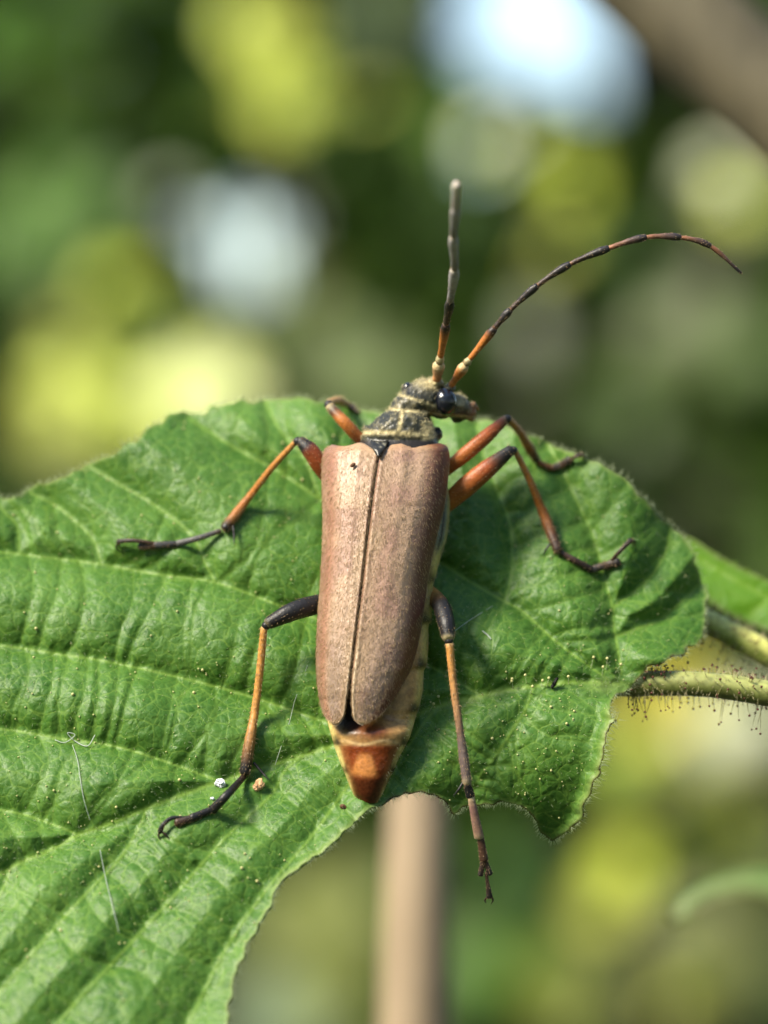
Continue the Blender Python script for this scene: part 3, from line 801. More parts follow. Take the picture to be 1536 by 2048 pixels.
def gland_hairs(parent, pts, radii, n, lmin, lmax, x0, x1, seed, pale=.3, head=2.3):
    r_ = np.random.default_rng(seed)
    c = catmull(pts, 200); rr = np.interp(np.linspace(0, 1, 200), np.linspace(0, 1, len(radii)), radii)
    ok = np.where((c[:, 0] > x0) & (c[:, 0] < x1))[0]
    k = r_.choice(ok, n)
    cw = W(c[:, 0], c[:, 1], c[:, 2]); T, Nn, B = frames(cw)
    th = r_.uniform(0, 2 * np.pi, n)
    rad = np.cos(th)[:, None] * Nn[k] + np.sin(th)[:, None] * B[k]
    base = cw[k] + rad * (rr[k] * S * .96)[:, None]
    d = rad + r_.normal(size=(n, 3)) * .16
    L = r_.uniform(lmin, lmax, n) * S * (0.55 + .45 * (rad[:, 2] < 0))
    bend = r_.normal(size=(n, 3)) * .12 + np.array([0, 0, -.12])
    d /= np.linalg.norm(d, axis=1)[:, None]
    v, f = hairs(base, d, L, 1.0 * S, bend)
    o = build("glandular_hairs", v, f, M_GLAND, parent); o["kind"] = "stuff"
    tip = base + d * L[:, None] + bend * L[:, None]
    ev, ef = ellipsoid((0, 0, 0), (1, 1, 1), 6, 4)
    hv = (tip[:, None] + ev[None] * (head * S * r_.uniform(.7, 1.2, n))[:, None, None]).reshape(-1, 3)
    hf = [[q + i * len(ev) for q in fa] for i in range(n) for fa in ef]
    o = build("gland_heads", hv, hf, M_GLANDHEAD, parent); o["kind"] = "stuff"
    # short pale down
    n2 = n * 3
    k = r_.choice(ok, n2); th = r_.uniform(0, 2 * np.pi, n2)
    rad = np.cos(th)[:, None] * Nn[k] + np.sin(th)[:, None] * B[k]
    v, f = hairs(cw[k] + rad * (rr[k] * S * .97)[:, None], rad + r_.normal(size=(n2, 3)) * .35, r_.uniform(6, 20, n2) * S, .55 * S)
    o = build("down", v, f, M_PALEHAIR, parent); o["kind"] = "stuff"
gland_hairs(pet, PET, PETR, 210, 18, 46, 1255, 1720, 3)

# twig off to the right that carries the leaf stalks
tw = [W(2050, 6000, zb0 - 60), W(1960, 3000, zb0 - 30), W(1925, 1480, zb0), W(1900, 1200, zb0 - 10), W(1930, 200, zb0 - 60), W(1900, -1500, zb0 - 200)]
tw[0] = np.array([.045, .185, -.02])
tw.insert(1, np.array([.040, .175, .6]))
stem_thing("hazel_twig", "slender brown twig that the hairy leaf stalks grow from", tw, [.0045, .0038, .0022, .0016, .0014, .0012, .0008], M_BRANCH, buds=[(40, -1)], cat="twig")

# hairs along the leaf margin and over the blade, and the pale gland dots
k = rng.choice(len(outline), 3800)
ox, oy = outline[k, 0], outline[k, 1]
vis = (ox > -60) & (oy < 2110)
ox, oy, nn = ox[vis], oy[vis], nrm[k][vis]
b = W(ox, oy, zl(ox, oy)); tipd = W(ox + nn[:, 0] * 10, oy + nn[:, 1] * 10, zl(ox, oy)) - b
sgn = np.sign(((outline - outline.mean(0)) * nrm).sum(1).mean())
d = tipd / np.linalg.norm(tipd, axis=1)[:, None] * sgn + rng.normal(size=b.shape) * .5
n_ = len(b)
v, f = hairs(b, d, rng.uniform(5, 17, n_) * S * (1 + .5 * (ox > 1180) * (oy > 1400)), .5 * S, rng.normal(size=(n_, 3)) * .15)
o = build("margin_hairs", v, f, M_LEAFHAIR, leaf); o["kind"] = "stuff"

def scatter_on_leaf(n, fn=None):
    out = []
    while len(out) < n:
        x = rng.uniform(-20, 1410); y = rng.uniform(800, 2060)
        i = int((x - gx0) / STEP); j = int((y - gy0) / STEP)
        if inside[i, j] and dO[i, j] > 4 and (fn is None or rng.uniform() < fn(x, y)):
            out.append((x, y))
    return np.array(out)
q = scatter_on_leaf(5200, lambda x, y: .35 + .65 * math.exp(-abs(y - np.interp(x, mid_s[order, 0], mid_s[order, 1])) / 60))
nb = leaf_normal(q[:, 0], q[:, 1]); b = W(q[:, 0], q[:, 1], zl(q[:, 0], q[:, 1]))
v, f = hairs(b - nb * S, nb + rng.normal(size=b.shape) * .55, rng.uniform(4, 14, len(b)) * S, .38 * S, rng.normal(size=b.shape) * .2)
o = build("blade_hairs", v, f, M_LEAFHAIR, leaf); o["kind"] = "stuff"
q = scatter_on_leaf(800, lambda x, y: .25 + .75 * (x > 850) * (y > 1330) + .2 * (x < 600))
nb = leaf_normal(q[:, 0], q[:, 1]); b = W(q[:, 0], q[:, 1], zl(q[:, 0], q[:, 1]))
ev, ef = ellipsoid((0, 0, 0), (1, 1, 1), 6, 4)
hv = (b[:, None] + nb[:, None] * (2.0 * S) + ev[None] * (np.clip(rng.lognormal(0, .45, len(b)), .4, 3.2) * S)[:, None, None]).reshape(-1, 3)
M_DOT = hair_mat("gland_dot", (0.62, 0.60, 0.26), trans=.2)
o = build("gland_dots", hv, [[w + i * len(ev) for w in fa] for i in range(len(b)) for fa in ef], M_DOT, leaf); o["kind"] = "stuff"
# stalked pale glands standing along the midrib by the stalk
gl = [(1020, 1352), (1054, 1350), (1083, 1356), (1098, 1357), (1030, 1362), (1060, 1371), (884, 1393), (860, 1406), (1184, 1320), (1203, 1335), (1232, 1330), (1216, 1322), (1140, 1352)]
gx, gy = np.array([(x + rng.uniform(-4, 4), y + 16) for x, y in gl]).T
b = W(gx, gy, zl(gx, gy)); dd = np.tile([0.1, -.7, .75], (len(b), 1)) + rng.normal(size=b.shape) * .2
L = rng.uniform(16, 28, len(b)) * S; dd /= np.linalg.norm(dd, axis=1)[:, None]
v, f = hairs(b, dd, L, .9 * S)
o = build("stalked_glands", v, f, M_LEAFHAIR, leaf); o["kind"] = "stuff"
hv = ((b + dd * L[:, None])[:, None] + ev[None] * (3.0 * S)).reshape(-1, 3)
o = build("stalked_gland_heads", hv, [[w + i * len(ev) for w in fa] for i in range(len(b)) for fa in ef], M_DOT, leaf); o["kind"] = "stuff"

# ------------------------------------------------------------------ second leaf behind the stalk and a blurred one at the lower right
def small_leaf(name, label, outl, midl, zf, mat, veins, step=6, thick=.00018, twigpts=None, brown_w=3.0):
    ol_ = resample(catmull(np.array(outl + [outl[0]], float), 160), 6, True)
    ol_ += rng.normal(size=ol_.shape) * .9
    x0, y0 = ol_.min(0) - step * 2; x1, y1 = ol_.max(0) + step * 2
    gxx = np.arange(x0, x1, step); gyy = np.arange(y0, y1, step)
    X, Y = np.meshgrid(gxx, gyy, indexing='ij')
    c = np.vstack([ol_, ol_[:1]]); ins = np.zeros(X.shape, bool)
    for a, b in zip(c[:-1], c[1:]):
        for j in np.where((gyy > min(a[1], b[1])) & (gyy <= max(a[1], b[1])))[0]:
            xi = a[0] + (gyy[j] - a[1]) / (b[1] - a[1]) * (b[0] - a[0]); ins[gxx < xi, j] ^= True
    def df(lines):
        D = np.full(X.shape, 1e3)
        for ln in lines:
            for a, b in zip(ln[:-1], ln[1:]):
                dx, dy = b[0] - a[0], b[1] - a[1]; t = np.clip(((X - a[0]) * dx + (Y - a[1]) * dy) / (dx * dx + dy * dy + 1e-9), 0, 1)
                D = np.minimum(D, np.hypot(X - a[0] - t * dx, Y - a[1] - t * dy))
        return D
    dv = df([catmull(np.array(l, float), 20) for l in [midl] + veins]); do = df([c])
    Z = zf(X, Y) + 14 * (1 - np.exp(-dv / 40))
    cell = ins[:-1, :-1].astype(int) + ins[1:, :-1] + ins[1:, 1:] + ins[:-1, 1:]
    use = cell >= 1; need = np.zeros(X.shape, bool)
    need[:-1, :-1] |= use; need[1:, :-1] |= use; need[1:, 1:] |= use; need[:-1, 1:] |= use
    i_, j_ = np.where(need); vid = -np.ones(X.shape, int); vid[i_, j_] = np.arange(len(i_))
    xx, yy = X[i_, j_].copy(), Y[i_, j_].copy()
    for k in np.where(~ins[i_, j_])[0]:
        m = np.argmin((ol_[:, 0] - xx[k]) ** 2 + (ol_[:, 1] - yy[k]) ** 2); xx[k], yy[k] = ol_[m]
    u, w = np.where(use)
    fcs = np.stack([vid[u, w], vid[u, w + 1], vid[u + 1, w + 1], vid[u + 1, w]], -1)
    base = W(midl[0][0], midl[0][1], float(zf(np.array(midl[0][0]), np.array(midl[0][1]))))
    root = empty(name, base); tag(root, label, "leaf")
    dov = do[i_, j_]
    bl = build("leaf_blade", W(xx, yy, Z[i_, j_]), fcs, mat, root, attrs={"vein": np.exp(-(dv[i_, j_] / 6) ** 2) * .8, "rim": np.exp(-(dov / 8) ** 2) * .7, "brown": np.exp(-(dov / brown_w) ** 2) * .7})
    md = bl.modifiers.new("thickness", 'SOLIDIFY'); md.thickness = thick; md.offset = -1
    return root

zs2 = lambda x, y: -330 + .35 * (y - 1200) + .25 * (x - 1450)
leaf2 = small_leaf("hazel_leaf", "smooth bright green leaf half hidden behind the beetle's leaf above the stalks",
           [(1330, 1060), (1385, 1078), (1440, 1112), (1500, 1142), (1560, 1166), (1680, 1190), (1760, 1230), (1720, 1290), (1600, 1290), (1536, 1262), (1480, 1240), (1420, 1205), (1350, 1150), (1300, 1090)],
           [(1740, 1262), (1600, 1222), (1480, 1165), (1350, 1090)], zs2, M_LEAF2, [[(1600, 1222), (1560, 1180)], [(1540, 1195), (1500, 1230)]])
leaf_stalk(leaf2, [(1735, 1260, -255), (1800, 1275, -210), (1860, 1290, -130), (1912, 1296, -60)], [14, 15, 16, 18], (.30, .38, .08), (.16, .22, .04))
PET2 = [(1360, 1220, -190), (1420, 1248, -185), (1480, 1278, -180), (1540, 1312, -170), (1640, 1370, -200), (1780, 1430, -120), (1905, 1475, -20)]
PET2R = [26, 26, 27, 27, 28, 30, 32]
st2 = empty("leaf_stalk", W(*PET2[-1])); tag(st2, "sunlit yellow green hairy stalk just behind the leaf's own stalk", "stalk")
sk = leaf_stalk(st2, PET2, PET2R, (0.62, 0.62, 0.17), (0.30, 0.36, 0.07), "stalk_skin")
gland_hairs(sk, PET2, PET2R, 220, 16, 36, 1370, 1760, 5, head=2.0)

zs3 = lambda x, y: -1500 + .9 * (y - 1800) - .0016 * (x - 1480) ** 2
leaf3 = small_leaf("hazel_leaf", "small pale curled leaf with brown underside, blurred below the stalk",
           [(1338, 1838), (1345, 1800), (1385, 1768), (1450, 1740), (1536, 1722), (1640, 1730), (1720, 1790), (1680, 1850), (1600, 1862), (1540, 1800), (1470, 1790), (1400, 1812), (1370, 1846)],
           [(1710, 1800), (1600, 1780), (1480, 1766), (1350, 1830)], zs3, leaf_mat("pale_leaf", (.19, .31, .10), (.11, .22, .05), (.3, .36, .14), trans=.3), [[(1600, 1780), (1570, 1735)]], brown_w=15)

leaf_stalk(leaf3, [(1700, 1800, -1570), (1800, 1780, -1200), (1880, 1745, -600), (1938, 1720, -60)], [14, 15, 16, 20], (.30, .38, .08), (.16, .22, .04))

# ------------------------------------------------------------------ the beetle
def zb(y): return 105 + .22 * (y - 1250)

beetle = empty("longhorn_beetle", W(760, 1200, float(zl(760, 1200))))
tag(beetle, "brown longhorn beetle with orange legs resting on the broad green leaf", "beetle")

# --- trunk: tail, abdomen, thorax, pronotum and head as one continuous skin
ST = np.array([  # y, x left, x right, half thickness, z offset
    (1609, 727, 746, 8, -4), (1605, 717, 756, 15, -4), (1595, 709, 763, 22, -3), (1580, 702, 769, 29, -2), (1560, 694, 778, 36, 0), (1549, 690, 783, 39, 0), (1544, 687, 788, 40, 0),
    (1520, 678, 796, 44, 0), (1496, 669, 808, 48, 0), (1488, 667, 815, 51, 0), (1450, 656, 828, 58, 0), (1428, 652, 833, 60, 0), (1420, 651, 838, 62, 0), (1380, 648, 846, 66, 0), (1340, 646, 848, 67, 0), (1332, 646, 854, 69, 0),
    (1290, 645, 857, 71, 0), (1250, 645, 857, 72, 0), (1242, 646, 863, 73, 0), (1200, 648, 865, 74, 0), (1170, 650, 866, 74, 0), (1160, 651, 870, 75, 0), (1120, 655, 880, 76, 0), (1075, 660, 894, 78, 0), (1040, 664, 899, 79, 0), (1000, 667, 900, 78, 0),
    (940, 672, 890, 74, 0), (905, 690, 884, 68, 0), (890, 715, 878, 62, 0), (880, 722, 876, 58, 0), (870, 724, 872, 60, 2), (858, 731, 868, 60, 4), (846, 744, 864, 57, 6), (836, 754, 860, 53, 8), (828, 765, 856, 48, 8), (821, 777, 853, 42, 8), (814, 780, 858, 43, 9), (804, 784, 864, 44, 10), (794, 792, 868, 42, 10), (784, 806, 872, 36, 8)])
yy = []
for a, b in zip(ST[:-1], ST[1:]):
    m = max(2, int(abs(a[0] - b[0]) / 3)); yy += list(np.linspace(a[0], b[0], m, endpoint=False))
yy = np.array(yy + [ST[-1, 0]])
tabl = ST[::-1]
xl = np.interp(yy, tabl[:, 0], tabl[:, 1]); xr = np.interp(yy, tabl[:, 0], tabl[:, 2]); hh = np.interp(yy, tabl[:, 0], tabl[:, 3]); zo = np.interp(yy, tabl[:, 0], tabl[:, 4])
kern = np.ones(9) / 9
def smo(a): return np.where((yy > 1440) & (yy < 1604), np.convolve(np.pad(a, 4, mode='edge'), kern, 'valid'), a)
xl, xr, hh = smo(xl), smo(xr), smo(hh)
NS = 72
th = np.linspace(0, 2 * np.pi, NS, endpoint=False)
cx, sxn = np.cos(th), np.sin(th)
ring_x = (xl + xr)[:, None] / 2 + (xr - xl)[:, None] / 2 * np.where(yy[:, None] > 1435, cx[None], (np.sign(cx) * np.abs(cx) ** .85)[None])
under = sstep(895, 930, yy) * sstep(1470, 1430, yy)
ring_z = (zb(yy) + zo - 26 * under)[:, None] + (hh * (1 - .12 * under))[:, None] * np.where(yy[:, None] > 1435, sxn[None], (np.sign(sxn) * np.abs(sxn) ** .85)[None])
# rings lean with the body axis
ring_y = yy[:, None] + (ring_x - ((xl + xr) / 2)[:, None]) * -.0 + 0 * ring_z
v = W(ring_x.ravel(), ring_y.ravel(), ring_z.ravel())
idx = np.arange(len(yy) * NS).reshape(len(yy), NS); nx = np.roll(idx, -1, 1)
f = np.stack([idx[:-1], nx[:-1], nx[1:], idx[1:]], -1).reshape(-1, 4).tolist() + [idx[0][::-1].tolist(), idx[-1].tolist()]
pieces = [(v, f)]
pieces += [ell_px((848, 797, 14), (44, 36, 38), 14), ell_px((880, 806, 6), (36, 32, 34), 14), ell_px((908, 812, -4), (34, 26, 28), 10), ell_px((930, 822, -12), (24, 17, 20), 15),
           ell_px((914, 834, -14), (13, 12, 14)), ell_px((946, 812, -10), (9, 8, 10)), ell_px((944, 828, -16), (10, 7, 9), 30),
           ell_px((872, 766, 24), (15, 13, 14)), ell_px((899, 778, 26), (12, 12, 12)), ell_px((846, 768, 16), (22, 12, 18), -10), ell_px((813, 778, 14), (11, 12, 14)), ell_px((873, 868, 12), (12, 15, 15)), ell_px((736, 862, 5), (10, 12, 14))]
V, F, _ = merge(pieces)
tmp = build("tmp_body", V, F, M_BODY, origin=(0, 0, 0))
md = tmp.modifiers.new("r", 'REMESH'); md.mode = 'VOXEL'; md.voxel_size = 2.4 * S
ms = tmp.modifiers.new("s", 'SMOOTH'); ms.factor = .5; ms.iterations = 3
dg = bpy.context.evaluated_depsgraph_get()
ev_ = tmp.evaluated_get(dg); me_ = ev_.to_mesh()
bv = np.zeros(len(me_.vertices) * 3); me_.vertices.foreach_get("co", bv); bv = bv.reshape(-1, 3)
bn = np.zeros(len(me_.vertices) * 3); me_.vertices.foreach_get("normal", bn); bn = bn.reshape(-1, 3)
bf = [list(p.vertices) for p in me_.polygons]
ev_.to_mesh_clear(); bpy.data.objects.remove(tmp)
x, y, z = unW(bv)
# fine relief on pronotum and head
nz1 = vnoise(np.stack([x, y, z], -1) / 9, 31); nz2 = vnoise(np.stack([x, y, z], -1) / 4.5, 32); nz3 = vnoise(np.stack([x, y, z], -1) / 22, 33)
front = 1 - sstep(872, 886, y)
bv = bv + bn * ((front * (3.0 * (nz1 - .5) + 1.6 * (nz2 - .5)) + .6 * (nz1 - .5)) * S)[:, None]
# colour map of the skin
axis_x = np.interp(y, tabl[:, 0], (tabl[:, 1] + tabl[:, 2]) / 2); halfw = np.interp(y, tabl[:, 0], (tabl[:, 2] - tabl[:, 1]) / 2)
qx_ = (x - axis_x) / np.maximum(halfw, 8)
TAN = np.array((.42, .25, .085)); PALEY = np.array((.58, .48, .17)); BLK = np.array((.012, .011, .010)); RUST = np.array((.16, .030, .006)); DK = np.array((.055, .028, .012)); TAIL_SHEEN = np.array((.46, .185, .05))
col = np.tile(TAN, (len(x), 1)) * (0.8 + .4 * nz3)[:, None]
seg = [1546, 1492, 1424, 1336, 1246, 1165, 1078]
fr = np.full(len(x), 1e3)
for s_ in seg: fr = np.minimum(fr, np.abs(y - s_ + 6 * np.clip(qx_, -1, 1) ** 2))
nearest_low = np.full(len(x), 0.0)
col = mixc(col, (.20, .10, .035), np.exp(-((np.abs(qx_) - .74) / .09) ** 2) * sstep(.45, .6, vnoise(np.stack([y / 42, 0 * y, 0 * y], -1), 91)) * .8)
col = mixc(col, PALEY, sstep(.80, .95, np.abs(qx_)) * .8)
col = mixc(col, DK, np.exp(-(fr / 6) ** 2) * sstep(.6, .95, np.abs(qx_)) * .8)
col = mixc(col, BLK, np.exp(-(((y + 10 - np.array(seg)[np.argmin(np.abs(y[:, None] - np.array(seg)), 1)]) / 12) ** 2)) * np.exp(-((np.abs(qx_) - .88) / .09) ** 2) * .9)
nz4 = vnoise(np.stack([x, y, z], -1) / 34, 35)
col = mixc(col, (.15, .070, .022), sstep(.45, .8, nz4) * .55 * (y > 1130))
# grey-blue thorax side, pale yellow fringe
th_side = sstep(1120, 1080, y) * sstep(880, 900, y)
col = mixc(col, (.16, .17, .13), th_side)
col = mixc(col, PALEY * .75, th_side * sstep(.93, .99, np.abs(qx_)) * .9)
col = mixc(col, (.02, .02, .022), th_side * np.exp(-((qx_ - .90) / .022) ** 2))
# shade in the gap between the wing cases painted black, shiny rust tail
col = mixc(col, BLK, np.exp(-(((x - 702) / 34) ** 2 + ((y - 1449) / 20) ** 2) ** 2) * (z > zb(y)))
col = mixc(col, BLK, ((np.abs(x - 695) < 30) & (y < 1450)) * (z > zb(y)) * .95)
col = mixc(col, RUST, np.exp(-(((x - 748) / 34) ** 2 + ((y - 1462) / 18) ** 2)) * .9)
tail = sstep(1486, 1496, y)
col = mixc(col, RUST * (0.85 + .4 * nz3)[:, None], tail * sstep(1.0, .55, np.abs(qx_)) * .97)
col = mixc(col, PALEY, tail * sstep(.80, .92, np.abs(qx_)) * sstep(1555, 1540, y) * .7 * sstep(.35, .6, nz3))
wtr = 11 + (y - 1508) * .32
col = mixc(col, TAIL_SHEEN * 1.1, .85 * sstep(9, -4, np.abs(x - 729) - wtr + 3 * nz3) * sstep(1500, 1516, y) * sstep(1562, 1546, y + 9 * qx_ ** 2))  # orange sheen of the tail painted into its colour
col = mixc(col, (.045, .013, .005), sstep(1546, 1566, y + 9 * qx_ ** 2) * sstep(1.0, .7, np.abs(qx_)) * .8)
col = mixc(col, (.62, .42, .2), np.exp(-((y - 1485 - 4 * np.sin(x / 14)) / 3.0) ** 2) * sstep(.9, .6, np.abs(qx_)) * .7)
# pronotum and head: black skin dusted with cream hairs
PUB = np.array((.55, .46, .24)); SK = np.array((.030, .031, .022))
pn = np.tile(SK, (len(x), 1)) * (0.7 + .6 * nz1)[:, None]
pub = .24 * sstep(.50, .78, nz1 * .6 + nz3 * .4)
pub = np.maximum(pub, .95 * np.exp(-((x - (800 + (848 - y) * .18)) / 4.2) ** 2) * sstep(815, 822, y) * sstep(872, 862, y))
pub = np.maximum(pub, .95 * np.exp(-((y - (866 + (x - 790) ** 2 * .0006 + (x - 790) * .05)) / 4.6) ** 2))
pub = np.maximum(pub, .85 * np.exp(-((y - (820 + (x - 800) * .10)) / 3.2) ** 2))
pub = np.maximum(pub, .80 * np.exp(-((y - (790 + (x - 800) * .32)) / 3.2) ** 2) * (x < 880))
pub = np.maximum(pub, .9 * sstep(836, 852, x) * sstep(838, 848, y) * (x < 868))
pub = np.maximum(pub, .85 * np.exp(-(((x - 862) / 30) ** 2 + ((y - 765) / 12) ** 2)))
pub = np.maximum(pub, .75 * np.exp(-(((x - 918) / 14) ** 2 + ((y - 803) / 14) ** 2)))
pub = np.clip(pub * (.55 + .8 * nz2), 0, 1)
pn = mixc(pn, PUB, pub)
pn = mixc(pn, (.25, .09, .03), sstep(935, 948, x) * .8)
pn = mixc(pn, BLK, np.exp(-(((x - 813) / 10) ** 2 + ((y - 777) / 9) ** 2)))
pn = mixc(pn, BLK * 1.5, np.exp(-(((x - 877) / 9) ** 2 + ((y - 870) / 13) ** 2) ** 2))
isf = sstep(884, 876, y)
col = mixc(col, (.02, .016, .012), sstep(905, 895, y))
col = col * (1 - isf[:, None]) + pn * isf[:, None]
gl_ = 1 - .45 * tail + .5 * isf * pub
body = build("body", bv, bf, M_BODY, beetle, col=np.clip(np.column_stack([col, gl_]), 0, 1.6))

# cream fur on head, pronotum and flank
sel = np.where((y < 880) & (bn[:, 1] < .4) & (rng.uniform(size=len(x)) < .06 + .8 * pub))[0]
sel = rng.choice(sel, min(len(sel), 1700), replace=False)
fwd = np.array([.15, -.2, .5]); nb_ = len(sel)
d = bn[sel] * .55 + np.array([.1, 0, .55]) + rng.normal(size=(nb_, 3)) * .4
v, f = hairs(bv[sel] - bn[sel] * S, d, rng.uniform(4, 9, nb_) * S, .38 * S, rng.normal(size=(nb_, 3)) * .2)
o = build("fur", v, f, M_PALEHAIR, body); o["kind"] = "stuff"
sel = np.where((y > 1000) & (y < 1600) & (qx_ > .75) & (bn[:, 1] < .5))[0]; sel = rng.choice(sel, 500, replace=False)
v, f = hairs(bv[sel] - bn[sel] * S, bn[sel] + np.array([0, 0, -.6]) + rng.normal(size=(500, 3)) * .4, rng.uniform(4, 9, 500) * S, .38 * S)
o = build("flank_fur", v, f, M_PALEHAIR, body); o["kind"] = "stuff"

v, f = ell_px((891, 803, 30), (23, 28, 24), -12, 40, 28)
build("eye", v, f, M_EYE, body, col=np.tile((.008, .009, .014), (len(v), 1)))
v, f = ell_px((814, 775, 15), (9, 11, 13), 20, 24, 16)
build("eye", v, f, M_EYE, body, col=np.tile((.008, .009, .014), (len(v), 1)))
for pts, r in (([(938, 816, -6), (950, 812, -12), (957, 820, -20)], [3, 3.4, 2]), ([(930, 834, -16), (944, 840, -22), (950, 834, -30)], [3, 3.2, 2])):
    v, f, t, a = tube(pts, r, 10, 8)
    build("palp", v, f, M_LEG, body, col=np.tile((.32, .13, .04), (len(v), 1)))

# --- wing cases
LE = np.array([(885, 662), (893, 652), (905, 646), (960, 643), (1050, 645), (1150, 641), (1250, 634), (1330, 632), (1390, 637), (1435, 650), (1450, 662), (1460, 676)], float)
RE = np.array([(880, 893), (893, 899), (920, 900), (960, 897), (1010, 890), (1050, 880), (1100, 868), (1150, 858), (1220, 848), (1290, 836), (1340, 822), (1380, 800), (1415, 775), (1437, 752), (1448, 732), (1460, 715)], float)
def ely_z(x, y):
    l = np.interp(y, LE[:, 0], LE[:, 1]); r = np.interp(y, RE[:, 0], RE[:, 1])
    l = np.where(y > 1330, np.minimum(l, 640), l); r = np.where(y > 1290, np.maximum(r, 836 - (y - 1290) * .35), r)
    xc = (l + r) / 2; a = (r - l) / 2 + 2
    q = np.clip(np.abs((x - xc) / a), 0, 1)
    Hh = np.interp(y, [880, 900, 1000, 1250, 1380, 1450], [66, 84, 92, 90, 80, 66])
    return zb(y) + 2 + Hh * (1 - q ** 2.25) ** (1 / 1.95)
IL = [(757.5, 907), (748, 962), (736, 1050), (721, 1180), (707, 1290), (697, 1370), (689, 1425), (680, 1442), (669, 1449)]
OLq = [(664, 889), (650, 898), (644.5, 914), (643, 960), (645, 1050), (641, 1150), (634, 1250), (632, 1330), (637, 1390), (650, 1432), (669, 1449)]
IR = [(761, 907), (751.5, 962), (739.5, 1050), (724.5, 1180), (711, 1290), (703, 1370), (705, 1428), (712, 1440), (728, 1447)]
ORq = [(880, 886), (894, 893), (900, 912), (899, 935), (896, 962), (890, 1010), (880, 1050), (868, 1100), (858, 1150), (848, 1220), (837, 1290), (822, 1340), (800, 1380), (775, 1415), (752, 1437), (728, 1447)]
def yparam(line, n):
    l = catmull(np.array(line, float), 400); s = np.concatenate([[0], np.cumsum(np.linalg.norm(np.diff(l, axis=0), axis=1))]); s /= s[-1]
    q = np.linspace(0, 1, n); return np.stack([np.interp(q, s, l[:, 0]), np.interp(q, s, l[:, 1])], -1)
def elytron(inner, outer, side):
    nt, nu = 190, 60
    A = yparam(inner, nt); B = yparam(outer, nt)
    u = np.linspace(0, 1, nu) ; u = .5 - .5 * np.cos(np.pi * u)
    t = np.linspace(0, 1, nt)
    X = A[:, None, 0] * (1 - u) + B[:, None, 0] * u; Y = A[:, None, 1] * (1 - u) + B[:, None, 1] * u
    topb = (1 - t[:, None]) ** 14
    if side < 0: Y = Y - topb * (15 * np.exp(-((u - .36) / .26) ** 2))
    else: Y = Y - topb * (18 * np.exp(-((u - .33) / .27) ** 2))
    Z = ely_z(X, Y)
    # soft ribs, shoulder hollow, suture roll, raised hem
    rib = np.sin(u * np.pi) * np.ones_like(X)
    fade = np.clip(1.1 - t[:, None], 0, 1)
    Z = Z + 1.6 * np.exp(-((u - .34 - .06 * t[:, None]) / .055) ** 2) * fade + 1.0 * np.exp(-((u - .60) / .05) ** 2) * fade - 5.0 * np.exp(-((u - .52) / .12) ** 2 - (t[:, None] / .13) ** 2)
    Z = Z - 3 * np.exp(-(u / .02) ** 2) + 1.2 * np.exp(-((u - .05) / .03) ** 2)
    Z = Z - 16 * topb
    nzz = vnoise(np.stack([X / 6, Y / 6, 0 * X], -1).reshape(-1, 3), 41).reshape(X.shape)
    Z = Z + .9 * nzz + 3 * vnoise(np.stack([X / 40, Y / 70, 0 * X], -1).reshape(-1, 3), 42).reshape(X.shape)
    return X, Y, Z, u[None, :] * np.ones_like(X), t[:, None] * np.ones_like(X)
ELY = []
